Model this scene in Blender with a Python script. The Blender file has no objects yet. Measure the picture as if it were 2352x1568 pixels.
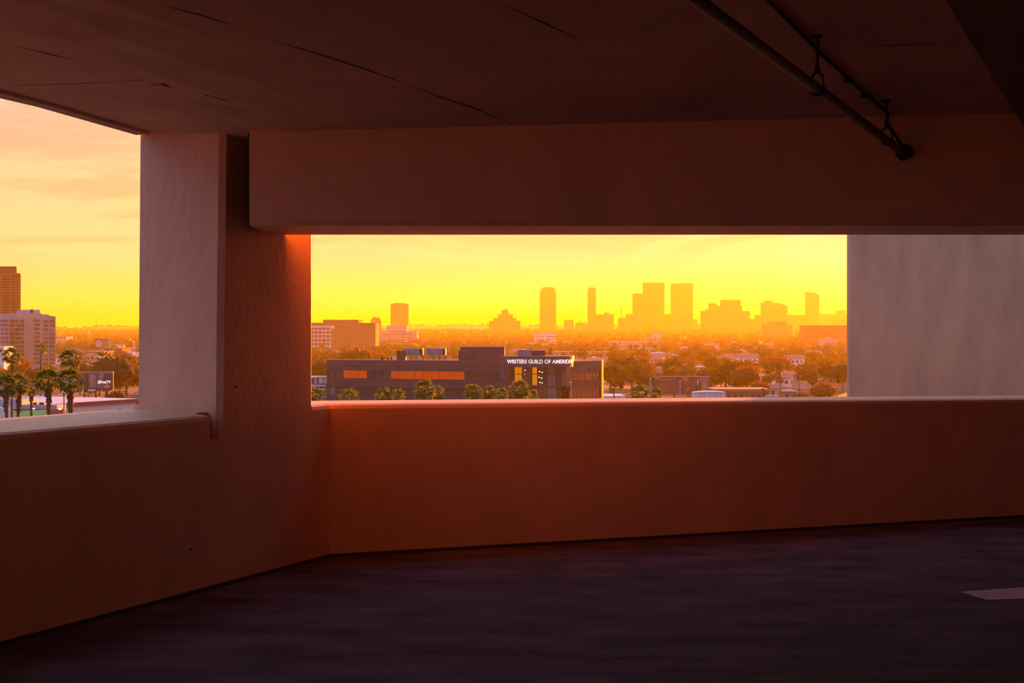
import bpy, bmesh, math, random
from mathutils import Vector, Matrix
R = math.radians
random.seed(7)
SC = bpy.context.scene
COL = SC.collection

# ------------------------------------------------------------------ camera, world, sun, exposure
F, CX, HY, EYE = 3267.0, 1176.0, 768.0, 1.6        # focal length in px of a 2352 px wide frame, horizon row, eye height
cam_d = bpy.data.cameras.new('camera')
cam_d.sensor_width = 36.0
cam_d.lens = F / 2352.0 * 36.0
cam_d.shift_y = (HY - 784.0) / 2352.0
cam_d.clip_start = 0.05
cam_d.clip_end = 30000.0
cam = bpy.data.objects.new('camera', cam_d)
cam.location = (0, 0, EYE)
cam.rotation_euler = (R(90), 0, 0)
COL.objects.link(cam)
SC.camera = cam

SUN_AZ, SUN_EL = R(20.0), R(5.0)
SUN = Vector((math.sin(SUN_AZ) * math.cos(SUN_EL), math.cos(SUN_AZ) * math.cos(SUN_EL), math.sin(SUN_EL)))
sun_d = bpy.data.lights.new('sun', 'SUN')
sun_d.energy = 23.0
sun_d.color = (1.0, 0.205, 0.008)
sun_d.angle = R(2.0)
sun = bpy.data.objects.new('sun', sun_d)
sun.rotation_euler = (-SUN).to_track_quat('-Z', 'Y').to_euler()
sun.location = (20, 60, 40)
COL.objects.link(sun)

SKY_WEST = [(0.0, (8.0, 0.62, 0.001)), (0.012, (7.5, 0.62, 0.005)), (0.035, (6.0, 0.66, 0.12)), (0.052, (4.0, 0.70, 0.24)), (0.075, (2.0, 0.68, 0.28)),
            (0.11, (0.66, 0.66, 0.31)), (0.16, (0.36, 0.63, 0.41)), (0.40, (0.62, 0.66, 0.76)), (1.0, (0.62, 0.70, 1.0))]
SKY_EAST = [(0.0, (0.22, 0.23, 0.40)), (0.12, (0.32, 0.35, 0.58)), (0.35, (0.45, 0.51, 0.80)), (1.0, (0.62, 0.70, 1.0))]
HAZE_DENSITY, HAZE_TINT, HAZE_G = 0.00013, (1.0, 0.84, 0.03), 0.40


def make_world():
    w = bpy.data.worlds.new('sky')
    SC.world = w
    w.use_nodes = True
    nt = w.node_tree
    nt.nodes.clear()
    N, L = nt.nodes.new, nt.links.new

    def math_n(op, a, b=None, c=None):
        n = N('ShaderNodeMath'); n.operation = op
        for i, v in enumerate((a, b, c)):
            if v is None: continue
            if isinstance(v, (int, float)): n.inputs[i].default_value = v
            else: L(v, n.inputs[i])
        return n.outputs[0]

    def ramp(fac, stops):
        n = N('ShaderNodeValToRGB')
        cr = n.color_ramp
        cr.interpolation = 'B_SPLINE' if False else 'LINEAR'
        while len(cr.elements) < len(stops): cr.elements.new(0.5)
        for e, (p, c) in zip(cr.elements, stops):
            e.position = p
        for e, (p, c) in zip(cr.elements, stops):
            e.color = (c[0], c[1], c[2], 1)
        L(fac, n.inputs[0])
        return n.outputs[0]

    def mix(fac, a, b, mode='MIX'):
        n = N('ShaderNodeMix'); n.data_type = 'RGBA'; n.blend_type = mode; n.clamp_factor = True
        for sock, v in ((n.inputs[0], fac), (n.inputs[6], a), (n.inputs[7], b)):
            if isinstance(v, (int, float)): sock.default_value = v
            elif isinstance(v, tuple): sock.default_value = (*v, 1)
            else: L(v, sock)
        return n.outputs[2]

    tc = N('ShaderNodeTexCoord')
    nrm = N('ShaderNodeVectorMath'); nrm.operation = 'NORMALIZE'
    L(tc.outputs['Generated'], nrm.inputs[0])
    sep = N('ShaderNodeSeparateXYZ'); L(nrm.outputs[0], sep.inputs[0])
    x, y, z = sep.outputs
    el = math_n('MAXIMUM', z, 0.0)
    # clouds: long streaks along the horizon, only a change of tone in the sky
    az = math_n('ARCTAN2', x, y)
    cv = N('ShaderNodeCombineXYZ')
    L(math_n('MULTIPLY', az, 5.5), cv.inputs[0]); L(math_n('MULTIPLY', z, 42.0), cv.inputs[1]); cv.inputs[2].default_value = 1.3
    nz = N('ShaderNodeTexNoise'); nz.inputs['Scale'].default_value = 1.0; nz.inputs['Detail'].default_value = 6.0
    nz.inputs['Roughness'].default_value = 0.55; nz.inputs['Distortion'].default_value = 0.6
    L(cv.outputs[0], nz.inputs['Vector'])
    mr = N('ShaderNodeMapRange'); mr.interpolation_type = 'SMOOTHSTEP'
    mr.inputs[1].default_value = 0.42; mr.inputs[2].default_value = 0.56
    L(nz.outputs[0], mr.inputs[0])
    mr2 = N('ShaderNodeMapRange'); mr2.interpolation_type = 'SMOOTHSTEP'
    mr2.inputs[1].default_value = 0.03; mr2.inputs[2].default_value = 0.075
    L(z, mr2.inputs[0])
    cloud = math_n('MULTIPLY', mr.outputs[0], mr2.outputs[0])
    sxy = Vector((SUN.x, SUN.y)).normalized()
    hl = math_n('SQRT', math_n('ADD', math_n('ADD', math_n('MULTIPLY', x, x), math_n('MULTIPLY', y, y)), 1e-6))
    ca = math_n('DIVIDE', math_n('ADD', math_n('MULTIPLY', x, sxy.x), math_n('MULTIPLY', y, sxy.y)), hl)
    side = N('ShaderNodeMapRange'); side.interpolation_type = 'SMOOTHSTEP'
    side.inputs[1].default_value = -0.75; side.inputs[2].default_value = 0.96
    L(ca, side.inputs[0])
    sky = mix(side.outputs[0], ramp(el, SKY_EAST), ramp(el, SKY_WEST))
    sky = mix(math_n('MULTIPLY', cloud, 0.95), sky, mix(1.0, sky, (0.78, 0.73, 0.84), 'MULTIPLY'))
    dt = N('ShaderNodeVectorMath'); dt.operation = 'DOT_PRODUCT'
    L(nrm.outputs[0], dt.inputs[0]); dt.inputs[1].default_value = SUN
    d0 = math_n('MAXIMUM', dt.outputs['Value'], 0.0)
    g1 = math_n('POWER', d0, 160.0)
    g2 = math_n('POWER', d0, 18.0)
    sky = mix(1.0, sky, mix(1.0, (1.5, 0.15, 0.12), g1, 'MULTIPLY'), 'ADD')
    sky = mix(1.0, sky, mix(1.0, (0.8, 0.02, 0.0), g2, 'MULTIPLY'), 'ADD')
    bg = N('ShaderNodeBackground'); L(sky, bg.inputs[0]); bg.inputs[1].default_value = 1.0
    out = N('ShaderNodeOutputWorld'); L(bg.outputs[0], out.inputs[0])
    w.cycles.sampling_method = 'MANUAL'
    w.cycles.sample_map_resolution = 1024


make_world()
SC.view_settings.view_transform = 'Standard'
SC.view_settings.look = 'None'
SC.view_settings.exposure = 0.0
SC.view_settings.gamma = 1.0
SC.view_settings.use_curve_mapping = False
cy = SC.cycles
cy.max_bounces = 9
cy.diffuse_bounces = 7
cy.glossy_bounces = 3
cy.transmission_bounces = 4
cy.volume_bounces = 0
cy.transparent_max_bounces = 8
cy.caustics_reflective = False
cy.caustics_refractive = False
cy.sample_clamp_indirect = 6.0
cy.use_denoising = True

# ------------------------------------------------------------------ helpers


def at(px, py, Y):
    """The point at depth Y whose picture place is (px, py)."""
    return Vector(((px - CX) / F * Y, Y, EYE - (py - HY) / F * Y))


class MB:
    def __init__(s):
        s.v, s.f = [], []

    def poly(s, pts):
        i = len(s.v)
        s.v += [tuple(p) for p in pts]
        s.f.append(tuple(range(i, i + len(pts))))

    def hull(s, bottom, top):
        """Prism between two rings of the same length (both counter-clockwise seen from above)."""
        n = len(bottom); i = len(s.v)
        s.v += [tuple(p) for p in bottom] + [tuple(p) for p in top]
        s.f.append(tuple(range(i + n - 1, i - 1, -1)))
        s.f.append(tuple(range(i + n, i + 2 * n)))
        for k in range(n):
            j = (k + 1) % n
            s.f.append((i + k, i + j, i + n + j, i + n + k))

    def prism(s, plan, z0, z1):
        s.hull([(x, y, z0) for x, y in plan], [(x, y, z1) for x, y in plan])

    def box(s, x0, x1, y0, y1, z0, z1):
        s.prism([(x0, y0), (x1, y0), (x1, y1), (x0, y1)], z0, z1)

    def sbox(s, x0, x1, y0, y1, z0, z1):
        """Box whose side walls run along the line of sight of the street grid (a skewed plan)."""
        k = (x0 + x1) / 2 / y0
        d = (y1 - y0) * k
        s.prism([(x0, y0), (x1, y0), (x1 + d, y1), (x0 + d, y1)], z0, z1)

    def tube(s, pts, rad, n=8, cap=True):
        rad = rad if isinstance(rad, (list, tuple)) else [rad] * len(pts)
        pts = [Vector(p) for p in pts]
        i0 = len(s.v)
        for k, p in enumerate(pts):
            d = (pts[min(k + 1, len(pts) - 1)] - pts[max(k - 1, 0)]).normalized()
            a = d.orthogonal().normalized() if abs(d.z) < 0.999 else Vector((1, 0, 0))
            if abs(d.z) < 0.999:
                a = d.cross(Vector((0, 0, 1))).normalized()
            b = d.cross(a)
            for q in range(n):
                t = 2 * math.pi * q / n
                s.v.append(tuple(p + (a * math.cos(t) + b * math.sin(t)) * rad[k]))
        for k in range(len(pts) - 1):
            for q in range(n):
                r = (q + 1) % n
                s.f.append((i0 + k * n + q, i0 + k * n + r, i0 + (k + 1) * n + r, i0 + (k + 1) * n + q))
        if cap:
            s.f.append(tuple(i0 + q for q in range(n))[::-1])
            s.f.append(tuple(i0 + (len(pts) - 1) * n + q for q in range(n)))

    def mesh(s, name, off=Vector((0, 0, 0)), smooth=False):
        me = bpy.data.meshes.new(name)
        me.from_pydata([(x - off[0], y - off[1], z - off[2]) for x, y, z in s.v], [], s.f)
        bm = bmesh.new(); bm.from_mesh(me)
        bmesh.ops.recalc_face_normals(bm, faces=bm.faces)
        bm.to_mesh(me); bm.free()
        if smooth:
            me.polygons.foreach_set('use_smooth', [True] * len(me.polygons))
        me.update()
        return me

    def build(s, name, mat, parent=None, smooth=False, loc=None):
        """Link the collected faces (world coordinates) as one object; its origin is the parent's, or loc."""
        off = WORLD_LOC.get(parent.name, Vector((0, 0, 0))) if parent else Vector(loc or (0, 0, 0))
        me = s.mesh(name, off, smooth)
        return put(name, me, mat, parent, loc if not parent else None, off)


WORLD_LOC = {}


def put(name, me, mat, parent=None, loc=None, off=None):
    o = bpy.data.objects.new(name, me)
    if mat is not None and not me.materials:
        me.materials.append(mat)
    if loc: o.location = loc
    o.parent = parent
    COL.objects.link(o)
    WORLD_LOC[o.name] = Vector(off) if off is not None else Vector((0, 0, 0))
    return o


def tag(o, label, cat, group=None, kind=None):
    if label: o['label'] = label
    if cat: o['category'] = cat
    if group: o['group'] = group
    if kind: o['kind'] = kind
    return o


def thing(name, loc, label, cat, group=None):
    o = bpy.data.objects.new(name, None)
    o.location = loc
    o.empty_display_size = 0.2
    COL.objects.link(o)
    WORLD_LOC[o.name] = Vector(loc)
    return tag(o, label, cat, group)


def dup(root, loc, scale=1.0, rotz=0.0, label=None, group=None):
    """Copy a thing with its parts and sub-parts."""
    r = root.copy(); COL.objects.link(r)
    r.location = loc; r.rotation_euler = (0, 0, rotz)
    r.scale = (scale,) * 3 if isinstance(scale, (int, float)) else scale
    if label: r['label'] = label
    if group: r['group'] = group
    for ch in list(root.children):
        c = ch.copy(); COL.objects.link(c); c.parent = r
        for g in ch.children:
            d = g.copy(); COL.objects.link(d); d.parent = c
    return r


def mat(name, col, rough=0.8, var=0.0, scale=4.0, bump=0.0, stretch=(1, 1, 1), metal=0.0, col2=None, emit=None, estr=0.0, transl=0.0, spec=0.3):
    m = bpy.data.materials.new(name)
    m.use_nodes = True
    nt = m.node_tree
    p = nt.nodes['Principled BSDF']
    p.inputs['Base Color'].default_value = (*col, 1)
    p.inputs['Roughness'].default_value = rough
    p.inputs['Metallic'].default_value = metal
    p.inputs['Specular IOR Level'].default_value = spec
    if var or bump or col2:
        tc = nt.nodes.new('ShaderNodeTexCoord')
        mp = nt.nodes.new('ShaderNodeMapping'); mp.inputs['Scale'].default_value = stretch
        nt.links.new(tc.outputs['Object'], mp.inputs[0])
        nz = nt.nodes.new('ShaderNodeTexNoise')
        nz.inputs['Scale'].default_value = scale; nz.inputs['Detail'].default_value = 7; nz.inputs['Roughness'].default_value = 0.62
        nt.links.new(mp.outputs[0], nz.inputs['Vector'])
        cr = nt.nodes.new('ShaderNodeValToRGB')
        a = tuple(max(0, c * (1 - var)) for c in col)
        b = col2 if col2 else tuple(c * (1 + var) for c in col)
        cr.color_ramp.elements[0].position = 0.33; cr.color_ramp.elements[1].position = 0.67
        cr.color_ramp.elements[0].color = (*a, 1); cr.color_ramp.elements[1].color = (*b, 1)
        nt.links.new(nz.outputs[0], cr.inputs[0])
        nt.links.new(cr.outputs[0], p.inputs['Base Color'])
        if bump:
            nb = nt.nodes.new('ShaderNodeTexNoise'); nb.inputs['Scale'].default_value = scale * 9; nb.inputs['Detail'].default_value = 5
            nt.links.new(mp.outputs[0], nb.inputs['Vector'])
            bp = nt.nodes.new('ShaderNodeBump'); bp.inputs['Strength'].default_value = bump; bp.inputs['Distance'].default_value = 0.02
            nt.links.new(nb.outputs[0], bp.inputs['Height'])
            nt.links.new(bp.outputs[0], p.inputs['Normal'])
    if emit:
        p.inputs['Emission Color'].default_value = (*emit, 1)
        p.inputs['Emission Strength'].default_value = estr
    if transl:
        tr = nt.nodes.new('ShaderNodeBsdfTranslucent'); tr.inputs[0].default_value = (min(1, col[0] * 2.2), min(1, col[1] * 2.0), col[2], 1)
        mx = nt.nodes.new('ShaderNodeMixShader'); mx.inputs[0].default_value = transl
        nt.links.new(p.outputs[0], mx.inputs[1]); nt.links.new(tr.outputs[0], mx.inputs[2])
        nt.links.new(mx.outputs[0], nt.nodes['Material Output'].inputs[0])
    return m


TAN = (0.80, 0.52, 0.345)
M = {
    'concrete': mat('painted_concrete', TAN, 0.55, 0.09, 2.2, 0.25, (1, 1, 0.6), spec=0.5),
    'soffit': mat('ceiling_concrete', (0.66, 0.47, 0.36), 0.85, 0.12, 1.3, 0.3),
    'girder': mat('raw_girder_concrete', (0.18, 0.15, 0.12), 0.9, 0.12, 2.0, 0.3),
    'outer': mat('outer_wall_concrete', (0.52, 0.395, 0.26), 0.88, 0.16, 3.0, 0.35, (1, 1, 0.25)),
    'floor': mat('worn_asphalt', (0.115, 0.078, 0.104), 0.85, 0.45, 1.5, 0.6, (1, 2.2, 1), spec=0.1),
    'paint': mat('road_paint', (0.62, 0.46, 0.48), 0.7, 0.12, 14, 0.2),
    'dirt_and_shade': mat('sealant_and_gap_shade', (0.03, 0.022, 0.02), 0.9, 0.3, 8),  # also colours the strip that paints the beam gap's shade
    'seam': mat('formwork_fin', (0.26, 0.17, 0.13), 0.9, 0.3, 6),
    'pipe': mat('pipe_steel', (0.15, 0.115, 0.06), 0.5, 0.15, 9, metal=0.4),
    'black_steel': mat('black_steel', (0.035, 0.028, 0.025), 0.55, 0.2, 9, metal=0.4),
}

# ------------------------------------------------------------------ the garage
P0 = Vector((-2.632, 7.31)); C0 = Vector((-1.315, 10.23)); P2 = Vector((4.48, 12.45))
U = (C0 - P0).normalized(); NL = Vector((-U.y, U.x))
V = (P2 - C0).normalized(); NF = Vector((-V.y, V.x))
TC = (C0 - P0).length
WL, WF = 0.65, 0.60


def ceil_z(x, y):
    return EYE + 1.264 + 0.0242 * (min(x, 6) + 1.64) + 0.12 * min(max(-1.64 - x, 0), 1.3) - 0.02 * (min(max(y, 2), 12) - 8.88)


def on_ceiling(px, py):
    """Where the ray through a picture point meets the ceiling."""
    d = Vector(((px - CX) / F, 1, -(py - HY) / F))
    Y = 8.0
    for _ in range(30):
        Y = (ceil_z(d.x * Y, Y) - EYE) / d.z
    return Vector((d.x * Y, Y, ceil_z(d.x * Y, Y)))


def lp(t, w):
    p = P0 + U * t + NL * w
    return (p.x, p.y)


def fp(s, w):
    p = C0 + V * s + NF * w
    return (p.x, p.y)


def mitre(w_l, w_f):
    """Plan point where the left line at offset w_l meets the front line at offset w_f."""
    a = C0 + NL * w_l; b = C0 + NF * w_f
    den = U.x * V.y - U.y * V.x
    k = ((b.x - a.x) * V.y - (b.y - a.y) * V.x) / den
    p = a + U * k
    return (p.x, p.y)


def struct(o):
    o['kind'] = 'structure'
    return o


# floor slab
T_BACK = -22.0
fl = MB()
Bx0, By0 = lp(T_BACK, WL)
plan_floor = [(Bx0, By0), (9.5, By0), (9.5, fp(11.0, WF)[1]), fp(11.0, WF), mitre(WL, WF)]
nx, ny = 40, 44
fl.prism(plan_floor, -0.35, 0.0)
floor = struct(fl.build('floor', M['floor']))
# painted stripe on the floor, thin coat


def on_floor(px, py):
    Y = EYE * F / (py - HY)
    return Vector(((px - CX) / F * Y, Y, 0.0))


st = MB()
ring = [on_floor(2207, 1359), on_floor(2268, 1378), on_floor(2560, 1368), on_floor(2560, 1335)]
st.hull([(p.x, p.y, 0.0005) for p in ring], [(p.x, p.y, 0.003) for p in ring])
st.build('painted_stripe', M['paint'], floor)['label'] = 'pale painted stripe on dark floor'

# left parapet with a rounded nose on its ledge, and the notch beside the column
Z_IN, Z_OUT, Z_NOTCH = 1.093, 1.118, 0.935
T1, T2, T3, T4 = 1.785, 1.897, 1.925, 2.972


def nose(zi, zo, w):
    return [(0.0, -0.2), (0.0, zi - 0.034), (0.010, zi - 0.012), (0.030, zi), (w, zo), (w, -0.9)]


def sweep(mb, sections):
    n = len(sections[0]); i = len(mb.v)
    for sec in sections: mb.v += [tuple(p) for p in sec]
    for k in range(len(sections) - 1):
        for q in range(n):
            r = (q + 1) % n
            mb.f.append((i + k * n + q, i + k * n + r, i + (k + 1) * n + r, i + (k + 1) * n + q))
    mb.f.append(tuple(i + q for q in range(n)))
    mb.f.append(tuple(i + (len(sections) - 1) * n + q for q in range(n))[::-1])


wl = MB()
sweep(wl, [[(*lp(t, w), z) for w, z in nose(Z_IN, Z_OUT, WL)] for t in (T_BACK, -6, 0, T1 - 0.05, T1)])
# below the column and the notch
m0, m1 = mitre(0, 0), mitre(WL, WF)
low = [lp(T1, 0), lp(T4, 0), lp(T4, WL), lp(T1, WL)]
wl.prism(low, -0.9, Z_NOTCH)
wl.prism([lp(T1, 0.105), lp(T2, 0.105), lp(T2, WL), lp(T1, WL)], Z_NOTCH, Z_IN + 0.012)
z_c = 1.100
secs = [[(*lp(T4, w), z) for w, z in nose(z_c, z_c + 0.02, WL)]]
end = []
for w, z in nose(z_c, z_c, WF):
    end.append((*mitre(w * WL / WF if w == WF else w, w), z))
secs.append(end)
sweep(wl, secs)
wall_left = struct(wl.build('wall_left', M['concrete']))

# front parapet
wf = MB()


def sill_z(s):
    return 1.100 - 0.0097 * s


fsec = [end] + [[(*fp(s, w), z) for w, z in nose(sill_z(s), sill_z(s), WF)] for s in (1.5, 3.5, 6.2, 11.0)]
sweep(wf, fsec)
wall_front = struct(wf.build('wall_front', M['concrete']))

# dark joint between floor and parapets
for nm, pts in (('baseboard_left', [lp(T_BACK, -0.012), lp(TC - 0.012, -0.012)]), ('baseboard_front', [fp(0.0, -0.012), fp(11, -0.012)])):
    b = MB()
    (xa, ya), (xb, yb) = pts
    d = (Vector((xb, yb)) - Vector((xa, ya))).normalized(); nn = Vector((-d.y, d.x)) * 0.010
    b.hull([(xa - nn.x, ya - nn.y, 0), (xb - nn.x, yb - nn.y, 0), (xb + nn.x, yb + nn.y, 0), (xa + nn.x, ya + nn.y, 0)],
           [(xa - nn.x * .2, ya - nn.y * .2, 0.014), (xb - nn.x * .2, yb - nn.y * .2, 0.014), (xb + nn.x, yb + nn.y, 0.022), (xa + nn.x, ya + nn.y, 0.022)])
    struct(b.build(nm, M['dirt_and_shade']))

# corner column: chamfered towards the room on its left, rounded on its right
cm = MB()
rr = 0.012
arc = [lp(T4 - rr + rr * math.sin(R(a)), rr - rr * math.cos(R(a))) for a in range(0, 91, 15)]
plan = [lp(T2, 0.038), lp(T3, 0.0)] + arc + [lp(T4, WL), lp(T2, WL)]
cm.prism([lp(T2, 0.038), lp(T3, 0.0), lp(T4, 0), lp(T4, WL), lp(T2, WL)], Z_NOTCH, 1.098)
lean = 0.046      # the column's left side leans a little, as cast
plan_top = [lp(T2 + lean, 0.038), lp(T3 + lean, 0.0)] + arc + [lp(T4, WL), lp(T2 + lean * 0.6, WL)]
cm.hull([(x, y, 1.098) for x, y in plan], [(x, y, 3.4) for x, y in plan_top])
column = struct(cm.build('column', M['concrete']))

# ceiling with its thin edge lip over the left ledge
ce = MB()
pts = []
ys = [-12.8 + 25.6 * k / 40 for k in range(41)]


def left_x(y, w):
    q = P0 + NL * w
    return q.x + (y - q.y) * U.x / U.y


rows = []
corner = Vector(mitre(WL, WF))
for k in range(33):
    y = By0 + (corner.y - By0) * k / 32
    xl = left_x(y, WL)
    rows.append([(xl + (9.5 - xl) * (j / 28) ** 1.5, y) for j in range(29)])
for k in range(1, 9):
    y = corner.y + (fp(8.5, WF)[1] - corner.y) * k / 8
    xl = corner.x + (y - corner.y) * V.x / V.y
    rows.append([(xl + (9.5 - xl) * (j / 28) ** 1.5, y) for j in range(29)])
i0 = len(ce.v)
for row in rows:
    ce.v += [(x, y, ceil_z(x, y)) for x, y in row]
for k in range(len(rows) - 1):
    for j in range(28):
        a = i0 + k * 29 + j
        ce.f.append((a, a + 1, a + 30, a + 29))
nv = len(ce.v)
ce.v += [(x, y, ceil_z(x, y) + 0.32) for row in rows for x, y in row]
for k in range(len(rows) - 1):
    for j in range(28):
        a = nv + k * 29 + j
        ce.f.append((a + 29, a + 30, a + 1, a))
for k in range(len(rows) - 1):
    for j in (0, 28):
        a = k * 29 + j
        ce.f.append((a, a + 29, nv + a + 29, nv + a))
for k in (0, len(rows) - 1):
    for j in range(28):
        a = k * 29 + j
        ce.f.append((a, a + 1, nv + a + 1, nv + a))
ceiling = struct(ce.build('ceiling', M['soffit'], smooth=False))
lip = MB()
secs = []
for t in (T_BACK, -14, -8, -4, -2, 0, 1, T2):
    sec = []
    for w, dz in ((WL - 0.09, 0.02), (WL - 0.085, -0.022), (WL + 0.02, -0.028), (WL + 0.02, 0.36)):
        x, y = lp(t, w)
        sec.append((x, y, ceil_z(x, y) + dz))
    secs.append(sec)
sweep(lip, secs)
struct(lip.build('trim_1', M['soffit']))

# downstand beam in front of the opening
BY0, BY1, BZ = 8.88, 9.70, EYE + 0.68
bmx = MB()
secs = []
for x in (-1.64, -1.60, 0.0, 2.0, 4.0, 9.4):
    zt = ceil_z(x, BY0) + 0.1
    c = 0.03
    secs.append([(x, BY0, zt), (x, BY0, BZ + c), (x, BY0 + c * 0.6, BZ), (x, BY1, BZ), (x, BY1, zt)])
sweep(bmx, secs)
beam = struct(bmx.build('beam', M['concrete']))
gap = MB()      # dark strip standing in for shade in the gap at the beam's end
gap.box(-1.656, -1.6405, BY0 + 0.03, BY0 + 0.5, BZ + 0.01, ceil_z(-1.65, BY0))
gap.build('gap_shade', M['dirt_and_shade'], beam)
# long girder overhead on the right, running away from the camera
gd = Vector((0.449, 1.0)).normalized(); gn = Vector((gd.y, -gd.x))
g0 = Vector((0.88, 2.89))
ga, gb = g0 - gd * 13.0, g0 + gd * 6.3
gp = [ga, ga + gn * 1.3, gb + gn * 1.3, gb]
gm = MB()
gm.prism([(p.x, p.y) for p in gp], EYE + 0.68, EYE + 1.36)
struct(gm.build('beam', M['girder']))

# outer wing wall standing beyond the opening on the right
YW = 18.0
ow = MB()
x0 = (1951 - CX) / F * YW
ow.prism([(x0, YW), (x0 + 6.0, YW - 1.0), (x0 + 6.05, YW - 0.65), (x0 + 0.05, YW + 0.35)], -8.0, 6.0)
struct(ow.build('wall_outer', M['outer']))

# unseen sides of the deck: the closed right side and, behind the camera, a wall added to bounce sunlight
bk = MB()
bk.box(-5.4, 9.5, -2.3, -2.0, 0.0, 3.2)
struct(bk.build('wall_bounce', mat('white_bounce_wall', (0.88, 0.72, 0.55), 0.8, 0.06, 2.0, 0.2)))
rt = MB()
rt.box(9.5, 9.8, By0, 15.2, -0.35, 3.6)
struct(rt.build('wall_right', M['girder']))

# formwork fins and patch marks on the ceiling, children of the ceiling
SEAMS = [[(372, 12), (455, 32), (540, 60)], [(618, 90), (745, 128), (850, 162), (942, 196)], [(942, 196), (1010, 222), (1085, 246), (1180, 286)],
         [(0, 197), (160, 192), (330, 184)], [(25, 103), (120, 125), (175, 139)], [(470, 218), (520, 231)], [(1160, 12), (1240, 48), (1330, 92)],
         [(1590, 246), (1655, 270)], [(1960, 103), (2080, 102), (2215, 98)], [(340, 196), (372, 194), (392, 201)], [(1985, 62), (2030, 96)]]
for pl in SEAMS:
    s = MB()
    P = [on_ceiling(*p) for p in pl]
    s.tube([(p.x, p.y, p.z + 0.001) for p in P], [0.002] + [0.006] * (len(P) - 2) + [0.002], 6)
    s.build('formwork_fin', M['seam'], ceiling)
# dark chips in the wall faces
for px, py, r in ((437, 1261, 0.010), (540, 888, 0.012)):
    d = Vector(((px - CX) / F, 1.0))
    k = (P0.x - d.x * P0.y) / (d.x * U.y - U.x)
    p = P0 + U * k
    z = EYE - (py - HY) / F * p.y
    ch = MB()
    q = [(p + U * a * r, z + b * r) for a, b in ((-1.4, 0.1), (-.2, -.35), (1.2, -.5), (1.4, .4), (0.3, .3))]
    ch.hull([(a.x + NL.x * 0.004, a.y + NL.y * 0.004, zz) for a, zz in q], [(a.x - NL.x * 0.004, a.y - NL.y * 0.004, zz) for a, zz in q])
    ch.build('chip', M['dirt_and_shade'], wall_left if py > 1000 else column)

# sprinkler pipe on two hangers, ending in a sleeve at the beam
PZ = EYE + 1.136
pa, pb = Vector((0.627, 4.83, PZ)), Vector((2.444, 8.88, PZ))
pd = (pb - pa).normalized()
sp = thing('sprinkler_pipe', pb, 'long dull steel pipe hung under the dark ceiling, ending at the beam', 'pipe')
t = MB(); t.tube([pa - pd * 9, pa, pb - pd * 0.02], 0.024, 14); t.build('pipe', M['pipe'], sp, smooth=True)
t = MB()
t.tube([pb - pd * 0.09, pb - pd * 0.015], [0.030, 0.033], 12)
pc = MB(); pc.tube([(pb.x, pb.y - 0.045, pb.z), (pb.x, pb.y - 0.04, pb.z), (pb.x, pb.y, pb.z)], [0.035, 0.048, 0.052], 16)
pc.build('sleeve_flange', M['black_steel'], sp)
t.build('coupling', M['black_steel'], sp)
for hx, hy in ((1.412, 6.58), (2.191, 8.317)):
    k = ((Vector((hx, hy)) - pa.xy).dot(pd.xy)) / pd.xy.length_squared
    c = pa + pd * k
    top = ceil_z(c.x, c.y)
    h = MB()
    h.tube([(c.x, c.y, c.z + 0.085), (c.x, c.y, top)], 0.008, 8)
    h.tube([(c.x, c.y, c.z + 0.075), (c.x, c.y, c.z + 0.105)], [0.016, 0.012], 8)
    ho = h.build('hanger_rod', M['black_steel'], sp)
    # clevis: a yoke round the pipe
    side = Vector((pd.y, -pd.x, 0))
    y = MB()
    loop = [c + Vector((0, 0, 0.078)), c + side * 0.024 + Vector((0, 0, 0.062)), c + side * 0.031 + Vector((0, 0, 0.0)), c + side * 0.020 - Vector((0, 0, 0.024)),
            c - Vector((0, 0, 0.031)), c - side * 0.020 - Vector((0, 0, 0.024)), c - side * 0.031, c - side * 0.024 + Vector((0, 0, 0.062)), c + Vector((0, 0, 0.078))]
    y.tube(loop, 0.0065, 6)
    y.build('clevis', M['black_steel'], ho)
    pl = MB(); pl.tube([(c.x, c.y, top - 0.012), (c.x, c.y, top)], [0.018, 0.028], 10)
    pl.build('ceiling_plate', M['black_steel'], ho)

# conduit on the ceiling that drops to the sleeve
cps = [on_ceiling(1660, -110), on_ceiling(1770, 0), on_ceiling(1880, 112), on_ceiling(1960, 185), on_ceiling(2042, 258)]
cd = thing('conduit', cps[-1], 'thin dark conduit fixed along the ceiling beside the hung pipe', 'conduit')
cb = MB()
path = [p - Vector((0, 0, 0.013)) for p in cps]
path = [path[0] + (path[0] - path[1]) * 4] + path
path += [Vector((path[-1].x + 0.012, BY0 - 0.03, path[-1].z - 0.03)), Vector((2.425, BY0 - 0.015, PZ + 0.05))]
cb.tube(path, 0.010, 8)
cb.build('tube', M['black_steel'], cd, smooth=True)
for px, py in ((1952, 178), (1990, 212)):
    p = on_ceiling(px, py)
    k = MB(); k.box(p.x - 0.03, p.x + 0.012, p.y - 0.010, p.y + 0.010, p.z - 0.028, p.z)
    k.build('clip', M['black_steel'], cd)

# ------------------------------------------------------------------ the city beyond: ground, hills


def sstep(a):
    a = min(max(a, 0.0), 1.0)
    return a * a * (3 - 2 * a)


def gz(Y):
    """Ground height of the plain, rising gently towards the west."""
    return EYE - 22.0 + 40.0 * sstep((Y - 600.0) / 6400.0)


def px_x(px, Y): return (px - CX) / F * Y
def py_z(py, Y): return EYE - (py - HY) / F * Y


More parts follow.
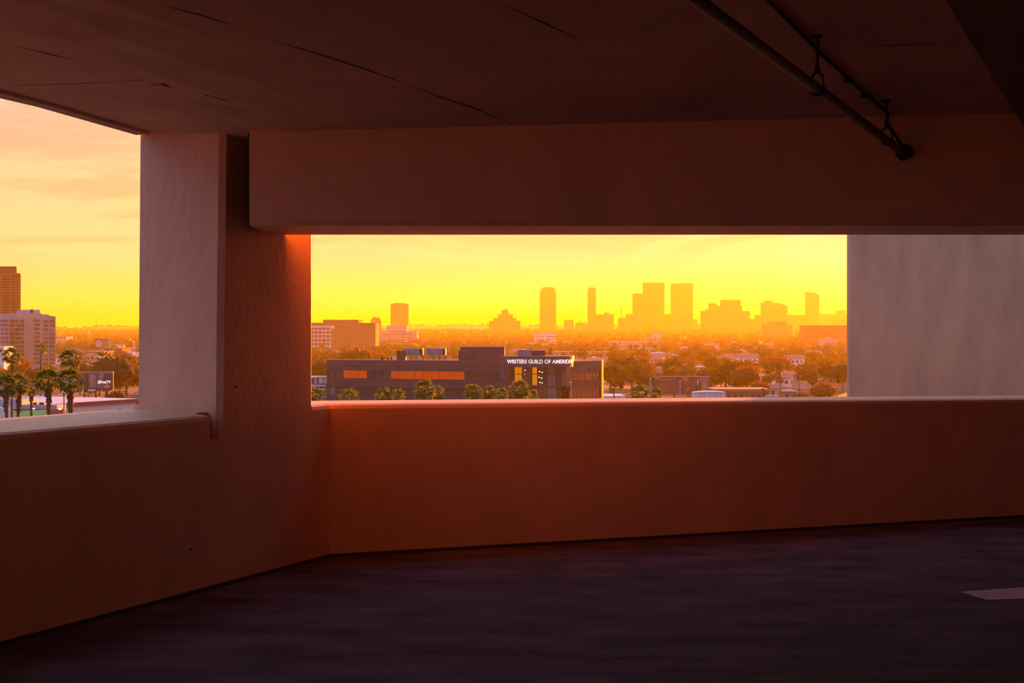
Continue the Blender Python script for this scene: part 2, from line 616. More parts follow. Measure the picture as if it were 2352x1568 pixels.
CM = {
    'earth': mat('dry_ground', (0.12, 0.085, 0.05), 0.95, 0.4, 0.012),
    'hill': mat('hill_scrub', (0.085, 0.07, 0.035), 0.95, 0.35, 0.004),
    'leaf_a': mat('foliage_olive', (0.11, 0.068, 0.012), 0.8, 0.55, 0.7, transl=0.4),
    'leaf_b': mat('foliage_dark', (0.060, 0.042, 0.010), 0.8, 0.5, 0.7, transl=0.3),
    'leaf_c': mat('foliage_rust', (0.15, 0.070, 0.014), 0.8, 0.5, 0.7, transl=0.4),
    'frond': mat('palm_frond', (0.10, 0.135, 0.02), 0.4, 0.5, 3.0, transl=0.45),
    'thatch': mat('dead_frond_thatch', (0.16, 0.075, 0.045), 0.95, 0.4, 6.0),
    'bark': mat('tree_bark', (0.12, 0.07, 0.05), 0.95, 0.3, 3.0),
    'tower': mat('far_tower_stone', (0.12, 0.08, 0.05), 0.8, 0.1, 0.05),
    'tower_rib': mat('far_tower_rib', (0.17, 0.12, 0.08), 0.8, 0.1, 0.05),
    'brown': mat('brown_brick', (0.24, 0.10, 0.07), 0.85, 0.12, 0.1),
    'bronze': mat('bronze_curtain_wall', (0.06, 0.04, 0.04), 0.6, 0.2, 0.15),
    'pale': mat('pale_stucco', (0.44, 0.35, 0.29), 0.85, 0.1, 0.2),
    'grey': mat('grey_office_concrete', (0.36, 0.34, 0.32), 0.85, 0.1, 0.1),
    'bluegrey': mat('blue_grey_panel', (0.36, 0.35, 0.42), 0.7, 0.1, 0.1),
    'glass': mat('dark_window_glass', (0.045, 0.038, 0.04), 0.25, 0.3, 0.3, spec=0.5),
    'glass_teal': mat('teal_window_glass', (0.12, 0.16, 0.17), 0.25, 0.3, 0.3, spec=0.5),
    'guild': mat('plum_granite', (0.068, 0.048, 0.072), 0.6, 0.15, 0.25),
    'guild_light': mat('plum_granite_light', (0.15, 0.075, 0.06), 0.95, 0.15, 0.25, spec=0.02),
    'lit': mat('amber_sky_glow', (0.08, 0.02, 0.005), 0.4, 0.2, 0.5, emit=(0.56, 0.055, 0.0), estr=0.65),  # amber glow painted into panes for the sunset seen through them
    'glow_y': mat('gold_sky_glow', (0.08, 0.03, 0.005), 0.4, 0.2, 0.5, emit=(0.80, 0.23, 0.003), estr=0.72),  # gold glow put into the surface where sunset light shows through
    'letter': mat('lit_white_letters', (0.8, 0.78, 0.74), 0.5, emit=(1.0, 0.93, 0.85), estr=0.62),
    'steel': mat('galvanised_steel', (0.45, 0.40, 0.40), 0.5, 0.1, 0.5, metal=0.3),
    'mech': mat('grey_plant_louvre', (0.26, 0.235, 0.26), 0.6, 0.15, 0.5),
    'white': mat('white_paint', (0.80, 0.78, 0.78), 0.7, 0.05, 0.3),
    'roofwhite': mat('white_flat_roof', (0.66, 0.66, 0.72), 0.8, 0.08, 0.2),
    'greenwall': mat('pale_green_wall', (0.60, 0.66, 0.64), 0.8, 0.05, 0.2),
    'red': mat('dark_red_fascia', (0.28, 0.05, 0.06), 0.7, 0.1, 0.4),
    'redlit': mat('lit_red_sign', (0.6, 0.01, 0.02), 0.5, emit=(1.0, 0.01, 0.02), estr=1.0),
    'green': mat('lime_awning', (0.26, 0.46, 0.14), 0.8, 0.08, 0.4),
    'tile': mat('pink_roof_tile', (0.36, 0.17, 0.12), 0.9, 0.15, 0.6),
    'lamp': mat('street_lamp_glow', (0.9, 0.85, 0.8), 0.5, emit=(1.0, 0.8, 0.55), estr=2.5),
    'wood': mat('weathered_pole_wood', (0.10, 0.06, 0.045), 0.95, 0.25, 0.8),
    'print': mat('billboard_print_brown', (0.11, 0.055, 0.06), 0.8, 0.2, 0.35),
    'print_b': mat('billboard_print_mauve', (0.24, 0.15, 0.155), 0.8, 0.45, 0.8),
    'print_c': mat('billboard_print_skin', (0.42, 0.22, 0.17), 0.8, 0.5, 0.9),
    'orange': mat('billboard_print_orange', (0.55, 0.16, 0.03), 0.8, 0.2, 0.9),
    'suit': mat('billboard_print_dark', (0.05, 0.03, 0.03), 0.8, 0.2, 0.9),
}

gm_ = MB()
ygrid = [16, 40, 80, 150, 260, 420, 600, 800, 1100, 1500, 2000, 2700, 3600, 4800, 6200, 8000, 10500]
xgrid = [-1.1 + 2.2 * k / 36 for k in range(37)]
for y in ygrid:
    for a in xgrid:
        gm_.v.append((a * (y + 120), y, gz(y)))
for k in range(len(ygrid) - 1):
    for j in range(36):
        a = k * 37 + j
        gm_.f.append((a, a + 1, a + 38, a + 37))
i = len(gm_.v)
gm_.v += [(-900, -700, gz(0)), (900, -700, gz(0)), (1.1 * 136, 16, gz(0)), (-1.1 * 136, 16, gz(0))]
gm_.f.append((i, i + 1, i + 2, i + 3))
struct(gm_.build('ground', CM['earth']))


def hill_top(px):
    """Picture row of the ridge line."""
    if px < 700: return 750 + 1.5 * math.sin(px * 0.045) + 2.0 * math.sin(px * 0.013)
    return 746.5 + 3.0 * sstep((px - 1150) / 500) + 1.2 * math.sin(px * 0.021 + 1) + 0.8 * math.sin(px * 0.07)


hm = MB()
YH = 7000.0
cols = [-400 + 3200 * k / 320 for k in range(321)]
for px in cols:
    zt = py_z(hill_top(px) + 1.0, YH)
    for f, dy in ((0.0, -900), (0.55, -450), (0.9, -150), (1.0, 0), (0.7, 500), (0.0, 1200)):
        Y = YH + dy
        z0 = gz(Y) - 3
        hm.v.append((px_x(px, YH) * (1 + 0.00004 * dy), Y, z0 + (zt - z0) * f + (random.uniform(-1.0, 1.0) if 0 < f < 1 else 0)))
for k in range(320):
    for j in range(5):
        a = k * 6 + j
        hm.f.append((a, a + 6, a + 7, a + 1))
struct(hm.build('hills', CM['hill']))

# ------------------------------------------------------------------ trees


def ico(sub):
    bm = bmesh.new(); bmesh.ops.create_icosphere(bm, subdivisions=sub, radius=1.0)
    v = [x.co.copy() for x in bm.verts]; f = [tuple(q.index for q in p.verts) for p in bm.faces]
    bm.free()
    return v, f


ICO1, ICO2 = ico(1), ico(2)


def blob(mb, c, r, base=ICO2, jit=0.18, rng=random):
    i = len(mb.v)
    for v in base[0]:
        k = 1 + rng.uniform(-jit, jit)
        mb.v.append((c[0] + v.x * r[0] * k, c[1] + v.y * r[1] * k, c[2] + v.z * r[2] * k))
    mb.f += [tuple(i + a for a in t) for t in base[1]]


def crown_mesh(kind, seed):
    rng = random.Random(seed)
    mb = MB()
    if kind == 'cypress':
        for k in range(6):
            z = 0.12 + 0.15 * k
            r = 0.17 * (1 - 0.75 * abs(k / 5 - 0.3))
            blob(mb, (rng.uniform(-.03, .03), rng.uniform(-.03, .03), z), (r, r, 0.16), ICO1, 0.2, rng)
        spots = [(0, 0, 0.15 + 0.8 * rng.random(), 0.16) for _ in range(90)]
    else:
        n = 9 if kind == 'broad' else 7
        spots = []
        for k in range(n):
            a = 2 * math.pi * k / n + rng.uniform(-.4, .4)
            d = rng.uniform(0.18, 0.36) * (1.15 if kind == 'broad' else 0.8)
            z = rng.uniform(0.48, 0.80)
            r = rng.uniform(0.17, 0.26)
            c = (d * math.cos(a), d * math.sin(a), z)
            blob(mb, c, (r * .9, r * .9, r * 0.78), ICO1, 0.28, rng)
            spots.append((*c, r))
        c = (0, 0, 0.78); blob(mb, c, (0.25, 0.25, 0.19), ICO1, 0.28, rng); spots.append((*c, 0.27))
        spots = spots * 110
    for x, y, z, r in spots:          # leaf sprays that break the outline
        d = Vector((rng.gauss(0, 1), rng.gauss(0, 1), rng.gauss(0.2, 1))).normalized()
        p = Vector((x, y, z)) + d * r * rng.uniform(0.82, 1.22)
        s = rng.uniform(0.014, 0.038)
        e = d.orthogonal().normalized() * s; g = d.cross(e).normalized() * s
        mb.poly([p - e, p + g * 0.6, p + e, p + d * s * 1.6 - g * .4])
    return mb


TREES = {}
for kind, matn, seed in (('broad', 'leaf_a', 1), ('round', 'leaf_b', 2), ('round_c', 'leaf_c', 3), ('cypress', 'leaf_b', 4), ('broad_b', 'leaf_b', 5)):
    TREES[kind] = crown_mesh(kind.split('_')[0], seed).mesh('crown_' + kind)
    TREES[kind].materials.append(CM[matn])
tk = MB(); tk.tube([(0, 0, 0), (0.01, 0, 0.25), (0, 0.01, 0.55)], [0.035, 0.026, 0.018], 7)
tk.tube([(0.005, 0, 0.3), (0.14, 0.05, 0.6)], [0.016, 0.008], 5); tk.tube([(0.005, 0, 0.33), (-0.13, -0.04, 0.62)], [0.016, 0.008], 5)
TRUNK = tk.mesh('trunk'); TRUNK.materials.append(CM['bark'])


def tree(kind, px, Y, h, w, label, group=None, base=None, rz=None):
    """Broadleaf tree of height h and crown width factor w standing on the plain."""
    loc = (px_x(px, Y), Y, gz(Y) - 0.05 if base is None else base)
    t = thing('cypress_tree' if kind == 'cypress' else 'broadleaf_tree', loc, label, 'tree', group)
    t.scale = (h * w, h * w, h)
    t.rotation_euler = (0, 0, random.uniform(0, 6.28) if rz is None else rz)
    put('crown', TREES[kind], None, t); put('trunk', TRUNK, None, t)
    return t


# ------------------------------------------------------------------ fan palms


def fan_mesh(seed):
    """One fan leaf along +X: stalk and a pleated blade of narrow tapering segments with drooping tips."""
    rng = random.Random(seed)
    mb = MB()
    mb.poly([(0, -0.018, 0), (0.5, -0.012, 0.03), (0.5, 0.012, 0.03), (0, 0.018, 0)])
    n = 13
    for k in range(n):
        a = R(-78 + 156 * k / (n - 1))
        L = (0.60 + rng.uniform(-.10, .06)) * (1 - 0.16 * abs(a))
        d = Vector((math.cos(a), math.sin(a), 0)); s = Vector((-d.y, d.x, 0))
        o = Vector((0.48, 0, 0.03))
        m = o + d * L * 0.55; tip = o + d * L + Vector((0, 0, -0.16 - rng.uniform(0, .08)))
        z = Vector((0, 0, 0.022 if k % 2 else -0.022))
        mb.poly([o, m - s * 0.05 + z * 0, m + z])
        mb.poly([o, m + z, m + s * 0.05])
        mb.poly([m - s * 0.05, tip, m + z])
        mb.poly([m + z, tip, m + s * 0.05])
    return mb.mesh('fan_leaf')


FANS = [fan_mesh(k) for k in (11, 12, 13)]
for m_ in FANS: m_.materials.append(CM['frond'])


def fan_palm(px, py, Y, r, label, group, n=26, skirt=1.6, trunk_r=0.17, seed=0, thatch_r=0.42):
    """Fan palm whose crown centre shows at (px, py) at depth Y, crown radius r (m)."""
    rng = random.Random(seed)
    top = at(px, py, Y)
    base = Vector((top.x + rng.uniform(-.3, .3), Y, gz(Y) - 0.1))
    t = thing('fan_palm', base, label, 'palm tree', group)
    H = top.z - base.z
    tb = MB()
    mid = base.lerp(top, 0.5) + Vector((rng.uniform(-.15, .15), 0, 0))
    tb.tube([base, base.lerp(mid, 0.1), mid, top], [trunk_r * 1.9, trunk_r * 1.3, trunk_r * 1.05, trunk_r * 0.95], 9)
    tb.build('trunk', CM['bark'], t, smooth=True)
    if skirt:
        sk = MB()
        for q in range(5):
            z1 = top.z - 0.25 - skirt * q / 5; z0 = z1 - skirt / 5 * 1.35
            rr_ = thatch_r * (1.0 - 0.10 * q) * rng.uniform(0.9, 1.1)
            ring0, ring1 = [], []
            for k in range(10):
                a = 2 * math.pi * k / 10
                j = rng.uniform(0.85, 1.15)
                ring0.append((top.x + math.cos(a) * rr_ * j, top.y + math.sin(a) * rr_ * j, z0 + rng.uniform(-.10, .06)))
                ring1.append((top.x + math.cos(a) * rr_ * 0.62, top.y + math.sin(a) * rr_ * 0.62, z1))
            sk.hull(ring0, ring1)
        sk.build('dead_frond_skirt', CM['thatch'], t)
    for k in range(n):
        o = bpy.data.objects.new('frond', FANS[k % 3])
        el = 80 - 125 * ((k + 0.5) / n) ** 0.85 + rng.uniform(-9, 9)
        o.rotation_euler = Matrix.Rotation(k * 2.39996 + rng.uniform(-.2, .2), 3, 'Z').to_euler()
        mtx = Matrix.Rotation(k * 2.39996 + rng.uniform(-.2, .2), 4, 'Z') @ Matrix.Rotation(-R(el), 4, 'Y') @ Matrix.Rotation(rng.uniform(-.5, .5), 4, 'X')
        o.rotation_euler = mtx.to_euler()
        o.location = top - base
        o.scale = (r * rng.uniform(0.9, 1.08),) * 3
        o.parent = t
        COL.objects.link(o)
    return t


NEARP = [  # left opening
    (28, 818, 215, 1.75, 'slender fan palm on a bare trunk in front of the grey office block', 24, 1.0, .15),
    (95, 801, 330, 1.7, 'small distant fan palm against the white stair tower of the office block', 20, 0.8, .16),
    (161, 826, 190, 1.75, 'tallest dark fan palm, just left of the picture billboard', 28, 1.2, .17),
    (14, 888, 150, 1.65, 'fan palm with shaggy skirt at the left end of the palm row', 28, 2.2, .17),
    (43, 884, 152, 1.6, 'fan palm with shaggy skirt, second from the left end of the row', 28, 2.4, .17),
    (112, 874, 146, 1.7, 'broad fan palm with red brown skirt over the lime awning', 30, 2.9, .17),
    (162, 876, 145, 1.75, 'broad fan palm with red brown skirt crossing the dark red fascia', 30, 3.1, .17),
    (72, 890, 170, 1.4, 'lower yellowish fan palm between two shaggy palms above the grey roof', 24, 1.2, .15),
    # in front of the lettered office building
    (724, 908, 170, 1.25, 'fan palm half hidden by the column edge', 24, 1.0, .16),
    (800, 915, 185, 1.6, 'low fan palm at the left corner of the plum office building', 26, 1.0, .16),
    (880, 911, 200, 1.6, 'fan palm below the amber windows, left of the tallest one', 26, 1.0, .16),
    (914, 910, 202, 1.35, 'small fan palm next to the tallest palm before the plum building', 24, 1.0, .16),
    (975, 896, 188, 1.7, 'tallest green fan palm in front of the amber window strip', 30, 1.3, .17),
    (1002, 905, 194, 1.5, 'fan palm tucked against the right side of the tallest one', 26, 1.0, .16),
    (1086, 902, 205, 1.6, 'bright fan palm under the tall roof box', 28, 1.0, .16),
    (1122, 904, 210, 1.45, 'fan palm left of the gold windows', 26, 1.0, .16),
    (1152, 908, 214, 1.4, 'smaller fan palm between two taller ones below the white lettering', 24, 1.0, .16),
    (1194, 896, 205, 1.75, 'full fan palm in front of the gold windows', 30, 1.2, .17),
    (1222, 912, 212, 1.35, 'low dark fan palm at the right end of the row before the plum building', 24, 1.0, .16),
    (1468, 905, 240, 2.0, 'dark fan palm left of the slim pale lamp post', 28, 1.0, .17),
    (1505, 907, 245, 1.75, 'dark fan palm overlapping the brown billboard', 26, 1.0, .17),
]
for k, (px, py, Y, r, lab, n, sk, tr) in enumerate(NEARP):
    fan_palm(px, py, Y, r, lab, 'fan palms along the street', n, sk, tr, seed=k + 3)

FARP = [(1512, 793, 1250, 3.4), (1528, 795, 1240, 3.2), (1533, 812, 900, 3.3), (1551, 805, 980, 3.0), (1569, 808, 1000, 3.2), (1395, 796, 1150, 3.5),
        (1424, 802, 1100, 3.6), (1442, 806, 1000, 3.0), (1588, 818, 860, 2.7), (1614, 800, 1050, 2.8), (1785, 800, 1100, 2.9), (1780, 812, 1000, 2.6),
        (1634, 815, 900, 2.8), (1270, 800, 1100, 3.3), (1365, 812, 980, 2.6)]
for k, (px, py, Y, r) in enumerate(FARP):
    fan_palm(px, py, Y, r, 'hazy distant fan palm rising on a thin trunk above the tree belt', 'hazy palms above the tree belt', 14, 0, .30, seed=k + 90)

# individually recognisable trees
tree('broad_b', 243, 430, 15.5, 0.95, 'large dark tree behind the picture billboard', None)
tree('broad', 290, 460, 13.0, 0.9, 'olive tree at the right of the picture billboard, beside the column')
tree('round', 272, 340, 9.0, 0.8, 'dark rounded tree closing off the right end of the picture billboard')
tree('broad', 1452, 560, 14.0, 1.15, 'wide dark tree right of the plum office building')
tree('broad', 1405, 520, 12.0, 0.9, 'tree directly behind the sunlit corner of the plum building')
tree('round', 1482, 500, 9.0, 0.9, 'olive shrubby tree above the dark palms, left of the brown billboard')
tree('round_c', 1715, 500, 11.0, 1.0, 'brown tree right behind the white gabled house')
tree('round', 1668, 520, 12.0, 1.0, 'brown green tree left of the white gabled house')
tree('round_c', 1742, 430, 8.0, 0.9, 'small round tree in front of the long low brick building')
tree('round_c', 1890, 430, 7.5, 1.3, 'low wide orange brown tree near the outer wall')
tree('round_c', 1843, 420, 5.0, 0.9, 'small bush like tree below the pink hipped roof')
tree('broad', 735, 520, 13.0, 0.9, 'hazy olive tree at the left edge of the front opening')
tree('broad', 820, 640, 16.0, 0.9, 'tree in front of the brown block, seen over the plum roof')

rng = random.Random(21)

# ------------------------------------------------------------------ houses of the plain


def house_proto(kind, wallm, roofm):
    t = thing('house', (0, 0, -500), 'x', 'house')
    w = MB()
    if kind == 'flat':
        w.box(-6, 6, -4.5, 4.5, -500, -495.6)
        r = MB(); r.box(-6.25, 6.25, -4.75, 4.75, -495.6, -495.2); r.box(-2, 1, -1, 1, -495.2, -494.3)
    elif kind == 'block':
        w.box(-9, 9, -6, 6, -500, -490.5)
        r = MB(); r.box(-9.2, 9.2, -6.2, 6.2, -490.5, -490.0); r.box(-3, 2, -2, 2, -490.0, -488.2)
    else:
        w.box(-5.5, 5.5, -4, 4, -500, -496.2)
        r = MB()
        k = 2.6 if kind == 'hip' else 0.0
        r.hull([(-6, -4.5, -496.2), (6, -4.5, -496.2), (6, 4.5, -496.2), (-6, 4.5, -496.2)],
               [(-6 + k, -0.1, -493.9), (6 - k, -0.1, -493.9), (6 - k, 0.1, -493.9), (-6 + k, 0.1, -493.9)])
    w.build('wall', wallm, t); r.build('roof', roofm, t)
    g = MB()
    for x in (-3.6, -1.2, 1.2, 3.6):
        y = -6 if kind == 'block' else -4.5 if kind == 'flat' else -4
        g.box(x - 0.6, x + 0.6, y - 0.04, y + 0.1, -498.6, -497.2)
        if kind == 'block': g.box(x - 0.6, x + 0.6, y - 0.04, y + 0.1, -495.4, -493.6)
    g.build('window_row', CM['glass'], t)
    return t


HP = [house_proto('flat', CM['pale'], CM['roofwhite']), house_proto('gable', CM['white'], CM['tile']), house_proto('hip', CM['pale'], CM['tile']),
      house_proto('block', CM['pale'], CM['pale'])]
HL = ['small flat roofed pale house among the hazy trees', 'small white house with a pink gable roof among the trees', 'pale house with a pink hipped roof among the trees',
      'pale two storey block showing above the hazy trees']
HG = ['flat roofed houses in the tree belt', 'gabled houses in the tree belt', 'hipped roof houses in the tree belt', 'pale blocks in the tree belt']
# houses that can be told apart, near the outer wall
def roof_house(px0, px1, ytop, yeave, Y, depth, label, wallm, roofm, kind='hip', chimney=False):
    x0, x1 = px_x(px0, Y), px_x(px1, Y)
    zt, ze = py_z(ytop, Y), py_z(yeave, Y)
    g = gz(Y)
    t = thing('house', ((x0 + x1) / 2, Y, g), label, 'house')
    w = MB(); w.box(x0 + .4, x1 - .4, Y + .4, Y + depth - .4, g, ze); w.build('wall', wallm, t)
    r = MB(); c = (x1 - x0) * 0.3 if kind == 'hip' else 0
    if kind == 'front':
        xm = (x0 + x1) / 2
        r.hull([(x0, Y, ze), (x1, Y, ze), (x1, Y + depth, ze), (x0, Y + depth, ze)], [(xm - .1, Y, zt), (xm + .1, Y, zt), (xm + .1, Y + depth, zt), (xm - .1, Y + depth, zt)])
    else:
        r.hull([(x0, Y, ze), (x1, Y, ze), (x1, Y + depth, ze), (x0, Y + depth, ze)],
               [(x0 + c, Y + depth * .45, zt), (x1 - c, Y + depth * .45, zt), (x1 - c, Y + depth * .55, zt), (x0 + c, Y + depth * .55, zt)])
    ro = r.build('roof', roofm, t)
    n = max(2, int((x1 - x0) / 3))
    for k in range(n):
        xc = x0 + (x1 - x0) * (k + .5) / n
        q = MB(); q.box(xc - .5, xc + .5, Y + .36, Y + .5, ze - 2.2, ze - .8); q.build('window', CM['glass'], t)
    if chimney:
        xc = x0 + (x1 - x0) * .4
        q = MB(); q.box(xc - .5, xc + .5, Y + depth * .3, Y + depth * .3 + 1, ze, zt + .6); q.build('chimney', CM['white'], ro)
    return t


roof_house(1764, 1812, 880, 891, 440, 11, 'house with a broad pink hipped roof and white chimney left of the tallest utility pole', CM['pale'], CM['tile'], 'hip', True)
roof_house(1832, 1874, 876, 893, 470, 12, 'house with a steep pink hipped roof right of the tallest utility pole', CM['pale'], CM['tile'], 'hip')
roof_house(1800, 1834, 894, 899, 400, 8, 'low pinkish house with a shallow roof between two utility poles', CM['tile'], CM['pale'], 'hip')
roof_house(1702, 1728, 859, 868, 560, 9, 'tall white gabled house standing among brown trees', CM['white'], CM['tile'], 'front')
roof_house(1878, 1926, 862, 870, 620, 10, 'long pink roofed house in the orange haze near the outer wall', CM['tile'], CM['tile'], 'hip')
roof_house(296, 324, 899, 907, 330, 8, 'small house with a rust tile roof next to the column', CM['pale'], CM['tile'], 'hip')


def flat_building(px0, px1, ytop, Y, depth, label, wallm, roofm, name='low_building', bottom=None, lip=0.3, nwin=0):
    x0, x1 = px_x(px0, Y), px_x(px1, Y)
    zt = py_z(ytop, Y); g = gz(Y)
    t = thing(name, ((x0 + x1) / 2, Y, g), label, 'building')
    w = MB(); w.box(x0, x1, Y, Y + depth, g, zt - lip * 2); w.build('wall', wallm, t)
    r = MB(); r.box(x0 - lip, x1 + lip, Y - lip, Y + depth + lip, zt - lip * 2, zt); r.build('roof_slab', roofm, t)
    for k in range(nwin):
        xc = x0 + (x1 - x0) * (k + .5) / nwin; ww = (x1 - x0) / nwin * .28
        q = MB(); q.box(xc - ww, xc + ww, Y - .06, Y + .1, zt - lip * 2 - 2.4, zt - lip * 2 - .8); q.build('window', CM['glass'], t)
    return t


flat_building(1640, 1765, 893, 395, 12, 'long low brick building behind the pale arched shed', CM['brown'], CM['tile'], nwin=9)
flat_building(1388, 1434, 909, 380, 14, 'low building with a pale flat roof beside the sunlit building corner', CM['brown'], CM['roofwhite'], nwin=3)
flat_building(196, 239, 806, 1000, 25, 'low brown flat building under the far picture billboard', CM['brown'], CM['pale'], nwin=5)
flat_building(238, 280, 799, 1040, 25, 'slightly taller brown box building beside the low brown one', CM['brown'], CM['brown'], nwin=4)
flat_building(281, 305, 809, 980, 20, 'white flat building right of the brown boxes', CM['white'], CM['roofwhite'], nwin=3)
flat_building(128, 152, 772, 1900, 30, 'pale small tower block right behind the grey office block', CM['pale'], CM['pale'], nwin=3)
flat_building(1500, 1520, 761, 2600, 30, 'pale cube like building at the foot of the twin towers', CM['pale'], CM['pale'], nwin=3)
flat_building(1484, 1516, 776, 1750, 26, 'pale mauve slab building below the pale cube', CM['pale'], CM['pale'], nwin=4)
flat_building(1400, 1475, 784, 1600, 22, 'long pale roofed building in the orange haze', CM['pale'], CM['roofwhite'], nwin=8)
flat_building(1382, 1502, 799, 1180, 26, 'very long low pale building behind distant palms', CM['pale'], CM['pale'], nwin=12)
flat_building(1262, 1400, 807, 1000, 24, 'long pinkish building directly behind the plum roof', CM['pale'], CM['tile'], nwin=12)
flat_building(1920, 1960, 862, 560, 18, 'pale roofed building touching the outer wall edge', CM['pale'], CM['pale'], nwin=3)

# ------------------------------------------------------------------ far towers


def tower(label, tiers, Y, depth, m, rib=True, extra=None, name='tower', ribm=None, base=None):
    """tiers: (px0, px1, ytop) from the widest up; every tier reaches the ground or the tier below it."""
    g = gz(Y) - 3 if base is None else base
    xm = (px_x(tiers[0][0], Y) + px_x(tiers[0][1], Y)) / 2
    t = thing(name, (xm, Y, g), label, 'tower' if name == 'tower' else 'building')
    z0 = g
    for k, (a, b, yt) in enumerate(tiers):
        x0, x1, zt = px_x(a, Y), px_x(b, Y), py_z(yt, Y)
        ins = min(depth * 0.4, 1.5 * k)
        q = MB(); q.sbox(x0, x1, Y + ins, Y + depth - ins, g, zt - 1.2)
        q.sbox(x0 - .4, x1 + .4, Y + ins - .4, Y + depth - ins + .4, zt - 1.2, zt)
        q.build('tower_body' if k == 0 else 'tower_tier', m, t)
        if rib and (x1 - x0) > 14:
            n = int((x1 - x0) / 5.5)
            rb = MB()
            for j in range(n + 1):
                xc = x0 + (x1 - x0) * j / n
                rb.box(xc - .5, xc + .5, Y + ins - .7, Y + ins + .2, g, zt - 1.2)
            o = rb.build('pilaster_row', ribm or CM['tower_rib'], t); o['kind'] = 'stuff'
    if extra: extra(t, Y, depth)
    return t


def roof_bits(lst):
    def f(t, Y, depth):
        for (a, b, yt, yb) in lst:
            q = MB(); q.box(px_x(a, Y), px_x(b, Y), Y + depth * .3, Y + depth * .7, py_z(yb, Y) - 1, py_z(yt, Y))
            q.build('roof_plant', CM['tower'], t)
    return f


def dome(t, Y, depth):
    c = at(1160, 716, Y); q = MB()
    r0 = 8.0 / F * Y; n = 14
    rings = [(1.0, 0.0), (1.0, 2.0), (.86, 3.6), (.55, 5.6), (.22, 6.8), (.04, 7.6)]
    for (ra, za), (rb_, zb) in zip(rings, rings[1:]):
        q.hull([(c.x + r0 * ra * math.cos(6.283 * k / n), Y + depth / 2 + r0 * ra * math.sin(6.283 * k / n), c.z + za / F * Y) for k in range(n)],
               [(c.x + r0 * rb_ * math.cos(6.283 * k / n), Y + depth / 2 + r0 * rb_ * math.sin(6.283 * k / n), c.z + zb / F * Y) for k in range(n)])
    q.build('dome', CM['tower'], t)


S5 = 5300
tower('stepped far building crowned by a small dome', [(1124, 1195, 736.5), (1134, 1186, 730), (1144, 1178, 722), (1152, 1168, 715)], 4300, 60, CM['tower'], extra=dome)
tower('tall far tower with chamfered shoulders left of the slim one', [(1240, 1277, 674), (1241, 1276, 666), (1244.5, 1273.5, 661), (1248, 1270, 659.5)], 5000, 45, CM['tower'])
tower('low far block with a flat top between two slim towers', [(1295.5, 1317, 734.5)], 5400, 40, CM['tower'])
tower('very low far slab left of the slim tower', [(1321, 1350, 741)], 5400, 40, CM['tower'], rib=False, extra=roof_bits([(1330, 1336, 739, 741)]))


def slim(t, Y, depth):
    for k in range(7):
        z = py_z(664 + k * 5, Y)
        q = MB(); q.box(px_x(1367.5, Y), px_x(1369.6, Y), Y + 4, Y + depth - 4, z - 4.5, z - 0.5); q.build('balcony', CM['tower'], t)


tower('slim far tower with notched balconies on its right edge', [(1350, 1368, 666), (1351, 1367.5, 661.5), (1354, 1365.5, 659.8)], 5100, 30, CM['tower'], extra=slim)
tower('ribbed far block with a roof box right of the slim tower', [(1367, 1409.5, 722)], 4700, 45, CM['tower'], extra=roof_bits([(1389, 1400, 717.5, 722)]))
tower('small far block left of the stepped shoulder of the tall pair', [(1419.5, 1439, 730)], 5000, 40, CM['tower'], extra=roof_bits([(1427.5, 1428.2, 703, 730)]))
tower('ribbed far block leaning against the tall pair of towers', [(1437.5, 1476, 721)], 4900, 45, CM['tower'])
tower('far tower of middle height attached left of the twin towers', [(1453, 1478, 674.5)], 5250, 45, CM['tower'], extra=roof_bits([(1457, 1470, 673.3, 675)]))
tower('left one of the two twin far towers', [(1476.5, 1525.8, 649)], S5, 75, CM['tower'], extra=roof_bits([(1488, 1490, 647.5, 649), (1497, 1503, 648, 649)]))
tower('right one of the two twin far towers', [(1541, 1591.7, 650.5)], S5, 75, CM['tower'], extra=roof_bits([(1578, 1580, 649, 650.5)]))
tower('low far block filling the gap between the twin towers', [(1520, 1545, 721)], 5500, 45, CM['tower'])
tower('narrow pale far block right of the twin towers', [(1590, 1601.5, 733)], 6100, 35, CM['tower'])
tower('wide stepped far building right of the twin towers', [(1609, 1722, 714), (1621, 1705.5, 709.5), (1628, 1704, 702), (1655, 1701.5, 688.5)], 4700, 60, CM['tower'],
      extra=roof_bits([(1631, 1648, 696.3, 702), (1681, 1684, 686.5, 688.5)]))
tower('low far block between the wide stepped building and the rounded one', [(1720, 1750, 732), (1734, 1750, 723)], 5300, 45, CM['tower'])


def rounded(t, Y, depth):
    q = MB(); ring_b, ring_t = [], []
    prof = [(1786, 697), (1794, 697.3), (1800, 699), (1806, 701.5), (1808.7, 704.5)]
    for (a, ya), (b, yb2) in zip(prof, prof[1:]):
        x0, x1 = px_x(a, Y), px_x(b, Y)
        q.hull([(x0, Y, gz(Y)), (x1, Y, gz(Y)), (x1, Y + depth, gz(Y)), (x0, Y + depth, gz(Y))],
               [(x0, Y, py_z(ya, Y)), (x1, Y, py_z(yb2, Y)), (x1, Y + depth, py_z(yb2, Y)), (x0, Y + depth, py_z(ya, Y))])
    q.build('rounded_wing', CM['tower'], t)
    roof_bits([(1760, 1775.7, 690, 695)])(t, Y, depth)


tower('far building with a rounded right shoulder and a roof box', [(1747.5, 1788, 695)], 5000, 60, CM['tower'], extra=rounded)
tower('long low far block joining the rounded building and the slanted tower', [(1806, 1850, 722.8)], 5400, 50, CM['tower'])


